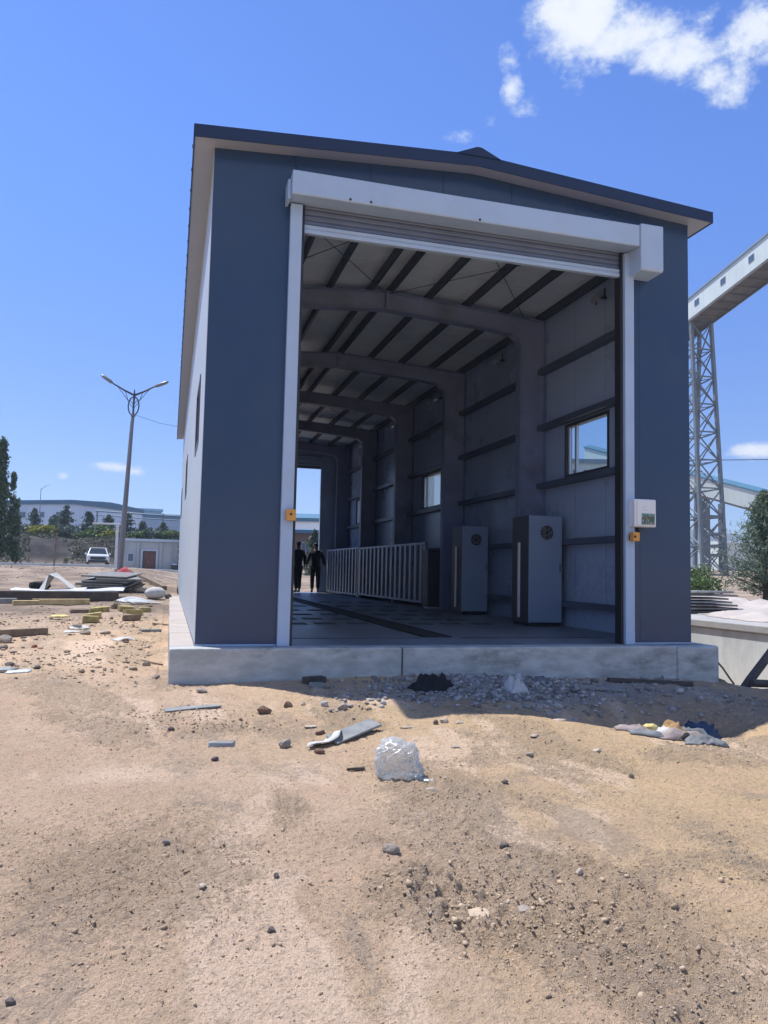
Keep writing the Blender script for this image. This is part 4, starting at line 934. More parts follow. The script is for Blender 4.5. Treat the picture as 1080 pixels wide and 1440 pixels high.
# car
def car(loc, rz, label):
    t = thing('parked_car', label, 'car', loc, rz)
    mk = lambda mb, n, m_, bevel=0, par=t: (lambda o: (setattr(o, 'parent', par), o)[1])(mb.build(n, m_, bevel=bevel))
    side = [(-2.2, .32), (-2.28, .6), (-2.22, .92), (-1.1, 1.0), (.9, 1.02), (2.15, 1.0), (2.25, .7), (2.22, .34), (1.75, .3), (1.62, .55), (1.4, .68), (1.15, .68), (.95, .55), (.83, .3), (-.9, .3), (-1.02, .55), (-1.22, .68), (-1.5, .68), (-1.7, .55), (-1.82, .3)]
    mb = MB(); mb.prism([(y, z) for y, z in side], 'x', -.92, .92); mk(mb, 'body', 'car_white', .07)
    mb = MB(); b_ = [(-.86, -1.15, 1.0), (.86, -1.15, 1.0), (.86, 2.1, 1.0), (-.86, 2.1, 1.0)]; tp = [(-.66, -.45, 1.60), (.66, -.45, 1.60), (.68, 1.75, 1.60), (-.68, 1.75, 1.60)]
    mb.add(b_ + tp, [(0, 1, 5, 4), (1, 2, 6, 5), (2, 3, 7, 6), (3, 0, 4, 7), (4, 5, 6, 7)]); cab = mk(mb, 'cabin', 'car_white', .04)
    def pane(a, b2, c, d, off, nm='window'):
        mb = MB(); Q = np.array([a, b2, c, d], float); n = np.cross(Q[1] - Q[0], Q[3] - Q[0]); n /= np.linalg.norm(n); cc = Q.mean(0); Q = cc + (Q - cc) * .88 
        if n @ (cc - np.array([0, .4, 1.2])) < 0: n = -n
        mb.add(np.concatenate([Q + n * .004, Q + n * .012]), [(0, 1, 2, 3), (4, 5, 6, 7), (0, 1, 5, 4), (1, 2, 6, 5), (2, 3, 7, 6), (3, 0, 4, 7)]); mk(mb, nm, 'dark_glass')
    pane(b_[0], b_[1], tp[1], tp[0], 0, 'windscreen'); pane(b_[1], b_[2], tp[2], tp[1], 0); pane(b_[3], b_[0], tp[0], tp[3], 0); pane(b_[2], b_[3], tp[3], tp[2], 0, 'rear_window')
    mb = MB(); mb.box(-.62, .62, -2.34, -2.2, .55, .78); mk(mb, 'grille', 'black', .02)
    mb = MB(); mb.box(-.8, .8, -2.36, -2.2, .28, .5); mk(mb, 'bumper', 'black', .04)
    mb = MB(); mb.box(-.25, .25, -2.375, -2.362, .40, .51); mk(mb, 'number_plate', 'cloth_blue')
    for s in (-1, 1):
        mb = MB(); mb.box(min(s * .64, s * .88), max(s * .64, s * .88), -2.3, -2.15, .68, .82); mk(mb, 'headlight', 'lamp_lens', .03)
        mb = MB(); mb.box(min(s * .90, s * 1.08), max(s * .90, s * 1.08), -.95, -.83, .98, 1.12); mk(mb, 'wing_mirror', 'car_white', .03)
        for y in (-1.36, 1.28):
            mb = MB(); mb.path([(s * .70, y, .34), (s * .74, y, .34), (s * .91, y, .34), (s * .94, y, .34)], [.30, .34, .34, .30], 20); wl = mk(mb, 'wheel', 'tyre')
            mb = MB(); mb.path([(s * .92, y, .34), (s * .95, y, .34)], .21, 14); mk(mb, 'rim', 'rim', 0, wl)
    return t
car((-6.55, 63.6, .82), R(6), 'white car with dark windscreen parked on the road behind the debris')

# street lamp with two arms and a ring
bx, by, bz = -2.40, 25.9, hz(-2.4, 25.9)
t = thing('street_lamp', 'tall two armed street lamp with an oval ring below its arms', 'street lamp', (bx, by, bz))
node = np.array([-2.09, 25.074, 8.222]); ring = np.array([-2.106, 25.115, 7.763]); rx_ = np.array([.963, -.269, .02])
bs = np.array([bx, by, bz - .1]); ax_ = (ring - bs)
mb = MB(); mb.path([bs, bs + ax_ * .03, bs + ax_ * .9, ring - np.array([0, 0, .42])], [.15, .13, .075, .065], 12); mb.path([ring - np.array([0, 0, .45]), ring - np.array([0, 0, .36])], .10, 10); mb.build('pole', 'pole_grey', t, smooth=True)
mb = MB(); mb.path([bs, bs + np.array([0, 0, .22])], [.24, .2], 12); mb.build('base_flange', 'pole_grey', t)
mb = MB(); mb.path([ring - np.array([0, 0, .42]), ring, node, node + np.array([0, 0, .26])], [.045, .04, .05, .015], 8); mb.build('spike', 'dark_steel', t)
mb = MB(); th = np.arange(28) * 2 * np.pi / 28
mb.path([ring + rx_ * .23 * math.cos(a) + np.array([0, 0, .40 * math.sin(a)]) for a in th], .028, 7, closed=True)
for s in (-1, 1):
    for k in (.0, .16): mb.path([ring + np.array([0, 0, k - .1]), ring + rx_ * s * .2 + np.array([0, 0, k + .14])], .014, 5)
mb.build('ring', 'dark_steel', t, smooth=True)
for tip, mid, s in (((-3.514, 25.4, 9.077), (-2.965, 25.281, 8.70), -1), ((-.698, 24.638, 8.835), (-1.31, 24.824, 8.60), 1)):
    tip = np.array(tip); mid = np.array(mid)
    mb = MB(); mb.path([node, (node + mid) / 2 - np.array([0, 0, .02]), mid, mid + (tip - mid) * .2], [.045, .04, .035, .03], 8)
    for k in (.45, .8): mb.path([ring + rx_ * s * .215 + np.array([0, 0, .12 + .1 * k]), node + (mid - node) * k - np.array([0, 0, .02])], .014, 5)
    mb.build('arm', 'dark_steel', t, smooth=True)
    mb = MB(); mb.path([mid + (tip - mid) * .1, mid + (tip - mid) * .22, mid + (tip - mid) * .8, tip], [.04, .075, .07, .03], 10); h_ = mb.build('lamp_head', 'pole_grey', t, smooth=True)
t = thing('wire', 'thin wire running from the street lamp behind the shed', 'wire', (-2.1, 25.1, 7.4))
mb = MB(); mb.path([(-2.1, 25.1, 7.40), (-1.0, 25.6, 7.18), (1.2, 26.6, 7.10), (6, 29, 7.6)], .008, 5); mb.build('strand', 'black', t)
t = thing('sign_gantry', 'pale steel post with a long bare arm beside the road', 'post', (-4.55, 57, .75))
mb = MB(); mb.box(-4.68, -4.46, 56.9, 57.1, .6, 4.2); mb.build('post', 'sheet', t, bevel=.02)
mb = MB(); mb.box(-6.5, -3.9, 56.93, 57.07, 4.2, 4.34); mb.build('arm', 'sheet', t, bevel=.02)
t = thing('wooden_stake', 'thin pale wooden stake standing in front of the earth bank', 'stake', (-7.5, 45, .7))
mb = MB(); mb.bar((-7.62, 45, hz(-7.5, 45) - .1), (-7.55, 45, 2.95), .11, .09); mb.build('stake_body', 'timber', t, bevel=.01)
tag(bpy.data.objects[-1] if False else t)

# ------------------------------------------------------------------ conveyor galleries and trestle
def gallery(name, P0, D, s0, s1, wid, hgt, label, winS, roof='gallery_roof', wz=.55):
    P0 = np.array(P0); D = np.array(D) / np.linalg.norm(D); hd = np.array([D[0], D[1], 0]); hd /= np.linalg.norm(hd); X = np.array([hd[1], -hd[0], 0]); Zv = np.array([0, 0, 1.])
    t = thing(name, label, 'conveyor gallery', tuple(P0))
    q = lambda s, x, z: P0 + D * s + X * x + Zv * z
    def blk(mb, sa, sb, xa, xb, za, zb):
        V = [q(s, x, z) for s in (sa, sb) for x in (xa, xb) for z in (za, zb)]
        mb.add(V, [(0, 1, 3, 2), (4, 6, 7, 5), (0, 4, 5, 1), (2, 3, 7, 6), (0, 2, 6, 4), (1, 5, 7, 3)])
    mb = MB(); blk(mb, s0, s1, 0, .12, 0, hgt); blk(mb, s0, s1, wid - .12, wid, 0, hgt); mb.build('side_wall', 'gallery_white', t)
    mb = MB(); V = [q(s, x, z) for s in (s0, s1) for x, z in ((-.15, hgt), (-.15, hgt + .2), (wid / 2, hgt + .75), (wid + .15, hgt + .2), (wid + .15, hgt))]
    mb.add(V, [(0, 1, 2, 3, 4), (9, 8, 7, 6, 5), (0, 5, 6, 1), (1, 6, 7, 2), (2, 7, 8, 3), (3, 8, 9, 4), (4, 9, 5, 0)]); mb.build('roof', roof, t)
    mb = MB(); blk(mb, s0, s1, .121, wid - .121, .05, .2); blk(mb, s0, s1, -.02, .14, -.32, -.001); blk(mb, s0, s1, wid - .14, wid + .02, -.32, -.001)
    s = s0
    while s < s1: blk(mb, s, s + .18, .141, wid - .141, -.2, .049); s += 1.8
    mb.build('floor_deck', 'gallery_under', t)
    for s in winS:
        mb = MB(); blk(mb, s - .45, s + .45, -.05, -.002, hgt * wz - .38, hgt * wz + .38); f = mb.build('window', 'gallery_roof', t)
        mb = MB(); blk(mb, s - .38, s - .03, -.06, -.051, hgt * wz - .31, hgt * wz + .31); blk(mb, s + .03, s + .38, -.06, -.051, hgt * wz - .31, hgt * wz + .31); mb.build('pane', 'far_window', f)
    return q
G = (60.37, 70.32, 32.77); GD = (.068, .987, -.143)
q = gallery('conveyor_gallery', G, GD, -34, 60, 3.2, 2.55, 'white inclined conveyor gallery with dark underside on the lattice tower', [-26.4, -21.6, -16.7, -11.85, -6.9, -1.8, 3.2, 8.2])
t = thing('lattice_tower', 'tall grey steel lattice tower carrying the inclined white gallery', 'tower', (62.2, 71, 1.5))
top = {}; bot = {}
for ix, x in enumerate((.25, 3.0)):
    for iy, s in enumerate((-.2, 2.2)):
        a = q(s, x, -.33); top[ix, iy] = a; bot[ix, iy] = np.array([a[0] + (-.1 if ix == 0 else .35), a[1] - 1.8 * (1 - 2 * iy), 1.2])
for k in top:
    mb = MB(); mb.bar(top[k], bot[k], .38, .38, up=(0, 1, 0)); mb.build('leg', 'tower_steel', t)
NL = 9
def lev(k, f): return top[k] + (bot[k] - top[k]) * f
for ka, kb in (((0, 0), (1, 0)), ((0, 1), (1, 1)), ((0, 0), (0, 1)), ((1, 0), (1, 1))):
    mb = MB()
    for i in range(NL):
        f0, f1 = i / NL, (i + 1) / NL
        mb.bar(lev(ka, f0), lev(kb, f1), .13, .13, up=(0.3, 1, 0)); mb.bar(lev(kb, f0), lev(ka, f1), .13, .13, up=(.3, 1, 0)); mb.bar(lev(ka, f1 - .004), lev(kb, f1 - .004), .16, .16, up=(.3, 1, 0))
    mb.build('bracing', 'tower_steel', t)
for i in range(1, NL):
    for k0, k1 in (((0, 0), (1, 1)), ((1, 0), (0, 1))):
        mb = MB(); mb.bar(lev(k0, i / NL), lev(k1, i / NL), .09, .09); mb.build('inner_tie', 'tower_steel', t)
A = np.array([85.79, 100.85, 15.2]); B = np.array([89.9, 88.5, 11.0]); Dg = B - A
q2 = gallery('conveyor_gallery', A, Dg, -24, 34, 3, 2.9, 'lower white conveyor gallery with blue roof sloping down behind the lattice tower', [-4, 1.5, 5.2, 9, 13, 17], 'far_roof', .6)
t = thing('gallery_column', 'pale rectangular column under the lower white gallery seen through the tower', 'column', (87.9, 101.5, 1.5))
c0 = q2(1.2, .4, -.34); mb = MB(); mb.box(c0[0], c0[0] + .9, c0[1], c0[1] + .9, 1.2, c0[2]); mb.build('shaft', 'tower_steel', t)
mb = MB(); mb.box(c0[0] + 3.2, c0[0] + 3.9, c0[1], c0[1] + .9, 1.2, c0[2] - 1.0)
for z in (4.5, 8, 11): mb.box(c0[0] + .9, c0[0] + 3.2, c0[1] + .1, c0[1] + .7, z, z + .5)
mb.build('cross_beam', 'tower_steel', t)
t = thing('wire', 'thin overhead wire crossing the sky right of the lattice tower', 'wire', (60, 75, 17)); mb = MB(); mb.path([(62, 74, 15.8), (80, 66, 16.0), (110, 52, 19)], .05, 5); mb.build('strand', 'black', t)

# ------------------------------------------------------------------ concrete platform and pit on the right
t = thing('retaining_wall', 'pale sunlit concrete retaining wall across the pit right of the shed', 'wall', (10.95, 5, -1.6))
mb = MB(); mb.box(10.96, 11.35, -9, 21, -1.9, -.16); mb.build('wall_body', 'pale_concrete', t, bevel=.02)
mb = MB(); mb.box(10.90, 18.5, -9, 21, -.155, 0); mb.build('coping_slab', 'coping', t, bevel=.02)
mb = MB()
for y in (-5, -1.4, 2.2, 5.8, 9.4): mb.box(10.945, 10.9595, y, y + .05, -1.7, -.18)
mb.build('formwork_joint', 'hut_wall', t)
def tarp(name, label, cx, cy, sx, sy, hgt, matn, ang=0, nu=36, nv=30, seed=0, zf=None, cat='tarpaulin', th=.012, pw=1.):
    def fn(u, v):
        x = (u - .5) * sx; y = (v - .5) * sy
        e = (1 - abs(2 * u - 1) ** 3) * (1 - abs(2 * v - 1) ** 3)
        cr_ = abs(fbm(np.array([u * 4. + seed]), np.array([v * 4. + 1.7 * seed]), 1.0, 2, seed + 20)[0] - .5); z = hgt * e ** pw * (1.1 - 1.9 * cr_) * (.25 + 1.1 * fbm(np.array([x + seed * 7.]), np.array([y + 3.]), 1.6 / max(sx, sy) * 2, 4, seed)[0]) + .12 * hgt * math.sin(9 * u + 4 * v + seed) * e
        jx = (fbm(np.array([u * 6. + seed]), np.array([v * 6.]), 1, 3, seed + 5)[0] - .5) * .25 * sx * .6; jy = (fbm(np.array([u * 6.]), np.array([v * 6. + seed]), 1, 3, seed + 9)[0] - .5) * .25 * sy * .6
        c, s = math.cos(ang), math.sin(ang); X_, Y_ = x + jx, y + jy
        wx, wy = cx + X_ * c - Y_ * s, cy + X_ * s + Y_ * c
        return (wx, wy, (zf if zf is not None else hz(wx, wy)) + .015 + max(0, z))
    mb = MB(); mb.grid(fn, nu, nv, thick=th)
    o = mb.build(name, matn, loc=(cx, cy, (zf if zf is not None else hz(cx, cy))), smooth=True); return tag(o, label, cat)
tarp('tarpaulin', 'pale crumpled tarpaulin heap on the platform in front of the green bushes', 15.2, 9.4, 4.2, 5.2, .40, 'tarp', .2, seed=2, zf=0)
tarp('tarpaulin', 'pale pinkish tarpaulin spread on the platform edge below the pine', 14.6, 5.2, 5.4, 3.6, .32, 'tarp', -.3, seed=5, zf=0)
tarp('tarpaulin', 'white sheeting bunched at the right edge of the platform', 16.9, 6.9, 2.8, 3.0, .30, 'tarp', .5, seed=8, zf=0)
for i in range(7):
    o_ = MB(); o_.obox((13.0 + RNG.uniform(-.12, .12), 8.0 + RNG.uniform(-.1, .1), .045 + i * .085), (1.6 + RNG.uniform(-.3, .2), .95, .05), (0, 0, RNG.uniform(-9, 9)), jit=.01)
    lb = ('lowest board of the dark stack beside the shed corner', 'second board from the bottom of the dark stack beside the shed', 'third board from the bottom of the dark stack beside the shed', 'middle board of the dark stack beside the shed corner', 'third board from the top of the dark stack beside the shed', 'second board from the top of the dark stack beside the shed', 'topmost board of the dark stack beside the shed corner')[i]
    tag(o_.build('formwork_board', 'board_dark' if i % 3 else 'board', loc=(13, 8, .02 + i * .085), bevel=.008), lb, 'board', 'boards stacked on the platform')
def log(name, label, p0, p1, r, matn='timber_dark', cat='log'):
    mb = MB(); p0 = np.array(p0); p1 = np.array(p1)
    mb.path([p0, p0 + (p1 - p0) * .33 + np.array([0, 0, .015]), p0 + (p1 - p0) * .7, p1], [r, r * .97, r * .95, r * .9], 10)
    return tag(mb.build(name, matn, loc=tuple((p0 + p1) / 2), smooth=False, bevel=.006), label, cat)
log('timber_pole', 'dark timber pole leaning up out of the pit at the right edge', (7.18, -.30, -.72), (8.25, .10, .02), .065, cat='pole')
log('timber_pole', 'dark timber pole lying level across the leaning pole at the right edge', (7.38, -.35, -.50), (9.2, -.55, -.62), .055, cat='pole')
log('stick', 'thin stick leaning against the broken slab corner', (6.93, -.22, -.22), (7.14, -.3, -.52), .014, 'timber', 'stick')

# ------------------------------------------------------------------ debris
def rock(label, x, y, r, matn='stone', sq=(1, .8, .6), seed=0, name='stone', cat='stone', group='stones on the bare ground', n=2, amp=.35, z=None, rz=0):
    bm = bmesh.new(); bmesh.ops.create_icosphere(bm, subdivisions=n, radius=1)
    V = np.array([v.co[:] for v in bm.verts]); F = [[v.index for v in f.verts] for f in bm.faces]; bm.free()
    rg = np.random.default_rng(seed + 100); dirs = rg.normal(size=(9, 3)); dirs /= np.linalg.norm(dirs, axis=1, keepdims=True); cut = rg.uniform(.55, .9, 9)
    for d_, c_ in zip(dirs, cut):
        p_ = V @ d_; V = np.where((p_ > c_)[:, None], V - d_ * (p_ - c_)[:, None], V)
    V = V * (1 + rg.uniform(-.06, .06, (len(V), 1))) * np.array(sq) * r
    a = rg.uniform(0, 6.28) if rz is None else rz
    c_, s_ = math.cos(a), math.sin(a); V = np.stack([V[:, 0] * c_ - V[:, 1] * s_, V[:, 0] * s_ + V[:, 1] * c_, V[:, 2]], 1)
    zz = hz(x, y) if z is None else z
    mb = MB(); mb.add(V + np.array([x, y, zz + sq[2] * r * .55]), F)
    return tag(mb.build(name, matn, loc=(x, y, zz)), label, cat, group)
for i, (x, y, r, mt, sq, lb) in enumerate([
    (.58, -1.88, .088, 'brick', (1, .6, .5), 'brown broken lump between the grey board and the slab'),
    (.86, -1.56, .055, 'brick', (1, .7, .7), 'small brown lump right of the larger brown lump'),
    (1.02, -1.52, .03, 'stone', (1, .7, .7), 'tiny stone right of the two brown lumps'),
    (.63, -2.97, .075, 'stone', (1, .8, .75), 'grey stone left of the torn board'),
    (.80, -5.42, .055, 'stone', (1.1, .8, .7), 'rounded tan stone alone below the plastic bag'),
    (1.40, -5.44, .035, 'stone_dark', (1, .7, .8), 'dark pointed stone on the sand right of the rounded tan stone'),
    (-.755, -6.36, .024, 'stone_dark', (1, .9, .8), 'black stone at the lower left corner'),
    (.06, -3.36, .040, 'stone_dark', (1, .8, .6), 'dark stone below the small grey board'),
    (-.25, -2.45, .045, 'stone_dark', (1, .8, .8), 'dark stone above the small grey board'),
    (.93, -2.42, .085, 'stone_pale', (1, .6, .16), 'flat white flake above the torn board'),
    (1.73, -2.66, .062, 'stone_pale', (1.3, .7, .3), 'flat white stone above the plastic bag'),
    (2.12, -2.55, .058, 'stone_pale', (1, .7, .55), 'largest white stone of the pair at the shadow edge'),
    (2.23, -2.66, .050, 'stone_pale', (1.2, .7, .5), 'smaller white stone of the pair at the shadow edge'),
    (2.03, -2.6, .04, 'stone_dark', (.8, .8, .9), 'dark stone left of the two white stones at the shadow edge'),
    (3.33, -2.45, .075, 'stone_pale', (1.5, .6, .25), 'flat pale sliver on the sunny side of the shadow edge'),
    (1.90, -4.35, .035, 'stone_dark', (1, .8, .7), 'dark stone on the sand right of the plastic bag'),
    (1.60, -5.85, .035, 'stone_pale', (.7, .5, .8), 'upright pale stone in the rough clods at lower right'),
    (.97, -6.12, .085, 'mud', (1, .8, .22), 'flat pale slab of dried mud in the rough clods'),
    (1.17, -6.14, .045, 'stone', (1, .9, .4), 'grey stone right of the flat pale mud slab'),
    (.22, -5.5, .022, 'stone_dark', (1, .8, .8), 'small black stone in the middle of the sandy track'),
    (-.28, -5.0, .03, 'stone', (1, .8, .7), 'small grey stone on the left foreground'),
    (.12, -6.1, .023, 'stone_dark', (1, .8, .8), 'small dark stone beside the dark wheel stain'),
    (-.12, -5.6, .028, 'stone_pale', (1, .8, .5), 'small pale stone on the left foreground'),
    (1.95, -3.3, .04, 'stone_pale', (1.2, .8, .4), 'pale stone behind the plastic bag on the right'),
    (2.7, -3.2, .05, 'stone_pale', (1.2, .8, .4), 'pale flat stone midway to the rubbish heap'),
    (2.45, -3.62, .04, 'stone', (1.2, .8, .5), 'grey stone midway between plastic bag and rubbish heap'),
    (3.05, -3.6, .05, 'stone_pale', (1, .8, .4), 'pale stone below the flat pale sliver'),
    (2.9, -4.3, .03, 'stone_dark', (1, .8, .8), 'dark stone on the right slope'),
    (-1.68, 5.08, .10, 'stone', (1, .7, .6), 'grey brown lump on the left ground below the yellow blocks'),
    (-1.36, 5.22, .085, 'stone', (1.2, .7, .6), 'grey brown lump on the left, nearer the slab ledge'),
    (-1.97, 6.55, .10, 'stone', (1, .8, .7), 'dark lump beside the pale foil scrap'),
    (-.96, 4.05, .06, 'brick', (1, .7, .6), 'small brown lump beside the white paper scrap'),
    (-1.83, 1.07, .05, 'stone_dark', (1, .8, .7), 'dark stone on the left beside the pale sheet scraps'),
    (-2.23, 1.63, .055, 'stone_dark', (1.3, .8, .6), 'dark stone at the left edge above the pale sheet scraps'),
    (-2.28, 3.75, .06, 'red_brick', (1, .7, .6), 'red brick fragment on the left ground'),
    (-2.15, 3.52, .05, 'red_brick', (1, .7, .5), 'smaller red brick fragment beside the first red one'),
    (-2.80, 4.35, .14, 'stone', (1, .8, .6), 'grey lump under the long plank at the left edge'),
    (-2.7, 3.6, .08, 'stone_dark', (1.2, .8, .5), 'dark lump at the left edge below the long plank'),
    (-.42, .2, .05, 'stone', (1, .8, .7), 'grey stone at the foot of the slab corner'),
    (-.55, 1.2, .06, 'stone', (1, .8, .7), 'grey stone beside the slab ledge'),
    (-.6, 3.3, .05, 'stone_pale', (1, .8, .5), 'pale stone beside the slab ledge'),
    (.05, -1.05, .05, 'stone', (1.2, .8, .6), 'stone on the sandy bank before the slab corner'),
    (1.33, -1.93, .06, 'stone', (1, .7, .8), 'grey stone on the small mound at the shadow edge'),
    (1.55, -2.05, .035, 'stone_pale', (1.1, .8, .6), 'pale stone on the small mound at the shadow edge'),
    (.98, -2.62, .05, 'brick', (1.2, .8, .7), 'brown lump behind the torn board'),
    (.86, -3.2, .05, 'brick', (1.2, .8, .6), 'brown lump at the lower end of the torn board'),
    (1.35, -4.45, .045, 'stone_pale', (1.2, .8, .5), 'pale stone just below the plastic bag'),
    (4.2, -.8, .05, 'stone_pale', (1.2, .8, .4), 'pale stone in the shade right of the white bag'),
    (5.3, -1.4, .06, 'stone', (1.2, .8, .4), 'grey stone in the shade near the corner footing')]):
    rock(lb, x, y, r * (.82 if y < -2 else 1), mt, sq, i)
def plank(label, x0, y0, x1, y1, w, th, matn, name='plank', cat='plank', lift=0., group=None, tilt=0, jit=.006, bevel=.004, zz=None):
    za = (hz(x0, y0) if zz is None else zz[0]) + th * .5 + lift; zb = (hz(x1, y1) if zz is None else zz[1]) + th * .5 + lift
    c = np.array([(x0 + x1) / 2, (y0 + y1) / 2, (za + zb) / 2]); ln = math.dist((x0, y0, za), (x1, y1, zb))
    mb = MB(); mb.obox(c, (ln, w, th), (tilt, -math.degrees(math.asin((zb - za) / ln)), math.degrees(math.atan2(y1 - y0, x1 - x0))), jit=jit)
    return tag(mb.build(name, matn, loc=tuple(c - np.array([0, 0, th / 2])), bevel=bevel), label, cat, group)
plank('grey weathered board lying in front of the slab corner', -.30, -1.70, .19, -1.64, .13, .03, 'board', 'board', 'board', jit=.02)
plank('short grey board scrap below the larger grey board', .03, -2.84, .24, -2.87, .14, .025, 'board', 'board', 'board', jit=.018)
t = thing('torn_board', 'grey board with torn white facing, left of the plastic bag', 'board', (1.1, -2.9, hz(1.1, -2.9)))
mb = MB(); z = hz(1.25, -2.78) + .06; mb.obox((1.24, -2.76, z), (.56, .15, .022), (14, -7, 36), jit=.012); mb.build('backing', 'board', t, bevel=.003)
mb = MB()
def fcl(u, v):
    x = .78 + .30 * u + .05 * v; y = -3.10 + .16 * u + .16 * v
    return (x, y, hz(x, y) + .02 + .05 * u + .015 * math.sin(6 * u + 3 * v) + .012 * math.sin(5 * v))
mb.grid(fcl, 14, 10, thick=.004); mb.build('facing', 'cloth_white', t, smooth=True)
plank('dark curved stick left of the plastic bag', .93, -3.87, 1.06, -3.85, .02, .018, 'timber_dark', 'stick', 'stick')
plank('dark timber offcut in the shade at the slab foot', 1.18, -.62, 1.42, -.50, .10, .07, 'timber_dark', 'timber_offcut', 'timber')
plank('pale timber offcut in the shade beside the dark offcut', 1.22, -.80, 1.36, -.76, .08, .05, 'board', 'timber_offcut', 'timber')
plank('grey batten half buried in the shaded soil below the corner footing', 5.0, -.62, 6.1, -.78, .07, .05, 'timber_dark', 'batten', 'batten')
plank('grey batten in the shaded soil right of the gravel', 4.3, -1.0, 4.9, -1.15, .06, .04, 'board', 'batten', 'batten')
# left field
plank('long dark beam lying under the pale metal sheets', -5.6, 12.75, -1.65, 13.25, .30, .26, 'timber_dark', 'beam', 'beam', bevel=.015)
plank('dark beam behind the first beam under the pale sheets', -4.9, 14.3, -1.9, 14.6, .34, .16, 'board_dark', 'beam', 'beam', bevel=.01)
def sheet(label, cx, cy, sx, sy, ang, zl, matn='sheet', hgt=.05, seed=0, name='metal_sheet', cat='metal sheet', lift=0, group=None):
    def fn(u, v):
        x = (u - .5) * sx; y = (v - .5) * sy; c, s = math.cos(R(ang)), math.sin(R(ang))
        wx, wy = cx + x * c - y * s, cy + x * s + y * c
        z0 = zl if zl is not None else hz(cx, cy) + .02
        return (wx + .02 * sx * math.sin(5 * v + seed), wy + .05 * sy * math.sin(7 * u + seed), z0 + hgt * (.5 + .5 * math.sin(4 * u + seed)) * (.4 + v) + .012 * math.sin(26 * v) + .03 * hgt * math.sin(11 * u))
    mb = MB(); mb.grid(fn, 18, 14, thick=.012)
    return tag(mb.build(name, matn, loc=(cx, cy, zl if zl is not None else hz(cx, cy))), label, cat, group)
sheet('long pale metal sheet lying across the dark beams, left one', -3.55, 14.2, 1.9, .9, 6, .17, hgt=.06, seed=3)
sheet('pale metal sheet on the dark beams, right one below the panel stack', -2.2, 14.0, 1.3, 1.3, 4, .19, hgt=.05, seed=4)
t = thing('folded_sheet', 'white folded sheet standing up in a tent shape on the pale sheets', 'sheet', (-3.55, 14.6, .2))
mb = MB(); mb.add([(-3.85, 14.3, .16), (-3.62, 14.4, .62), (-3.48, 15.1, .66), (-3.75, 15.0, .2), (-3.35, 14.35, .50), (-3.0, 14.3, .22), (-2.9, 14.9, .22), (-3.3, 15.0, .5), (-3.87, 14.0, -.02), (-3.7, 14.05, .02)],
    [(0, 1, 2, 3), (1, 4, 7, 2), (4, 5, 6, 7), (0, 8, 9, 1)]); o = mb.build('sheet_metal', 'cloth_white', t); o.modifiers.new('S', 'SOLIDIFY').thickness = .012
rock('black crumpled sack behind the folded white sheet', -4.0, 15.4, .28, 'cloth_black', (1.2, .7, .8), 5, 'sack', 'sack', None, z=.12)
for i in range(6):
    z = hz(-2.1, 18) + .05 + i * .075
    tag(MB().obox((-2.15 + RNG.uniform(-.12, .12), 18.2 + RNG.uniform(-.3, .3), z + .0), (1.35, 4.2 + RNG.uniform(-.5, .3), .055), (1.5, 0, RNG.uniform(-6, 6)), jit=.02).build('formwork_board', ['board_dark', 'board'][i % 2] if i < 5 else 'board_dark', loc=(-2.15, 18.2, z), bevel=.008),
        ['bottom formwork board of the left stack', 'second formwork board from the bottom of the left stack', 'third formwork board from the bottom of the left stack', 'fourth formwork board from the bottom of the left stack', 'fifth formwork board from the bottom, below the topmost, in the left stack', 'topmost formwork board of the stack before the lamp post'][i], 'board', 'formwork boards stacked before the lamp post')
rock('pale block beside the formwork board stack', -1.15, 16.4, .23, 'stone_pale', (1, .8, .55), 44, 'concrete_block', 'block', None, amp=.1)
rock('dark lump right of the pale block', -.85, 15.9, .13, 'stone_dark', (1.3, .8, .5), 45, group=None)
plank('long dark beam running from the lamp post foot toward the shed', -1.95, 25.3, -.45, 17.3, .16, .14, 'timber', 'beam', 'beam', zz=(.62, .12))
tarp('red_cloth', 'red cloth crumpled at the foot of the street lamp', -2.1, 25.0, .8, .7, .22, 'cloth_red', 0, 14, 12, 3, cat='cloth')
t = thing('sack', 'round cream sack lying beside the shed ledge', 'sack', (-.66, 14.2, hz(-.66, 14.2)))
mb = MB(); zz = hz(-.66, 14.2)
mb.path([(-.98, 14.25, zz + .12), (-.92, 14.25, zz + .15), (-.72, 14.2, zz + .18), (-.5, 14.15, zz + .17), (-.40, 14.15, zz + .13)], [.05, .15, .19, .17, .06], 16); o = mb.build('bag', 'cloth_white', t, smooth=True); o.modifiers.new('S', 'SUBSURF').render_levels = 1
rock('dark stones beside the cream sack', -.33, 14.3, .12, 'stone_dark', (1, .7, .8), 46, group=None)
sheet('blue white metal sheet pointing at the cream sack, upper one', -1.15, 12.9, 1.0, .35, 38, None, hgt=.10, seed=6)
sheet('blue white metal sheet below the cream sack, lower one', -.95, 12.1, .9, .3, 34, None, hgt=.08, seed=7)
plank('long yellow timber lying in front of the dark beam', -3.45, 11.95, -2.27, 12.0, .20, .13, 'timber_yellow', 'timber', 'timber')
plank('shorter yellow timber at the left of the long yellow one', -4.05, 11.8, -3.40, 11.98, .24, .10, 'timber_yellow', 'timber', 'timber')
plank('pale yellow board lying behind the yellow timbers', -3.7, 12.45, -2.9, 12.55, .2, .1, 'timber_yellow', 'board', 'board')
plank('greenish grey board at the left edge in front of the dark beam', -5.0, 12.0, -4.05, 12.3, .22, .13, 'board', 'board', 'board')
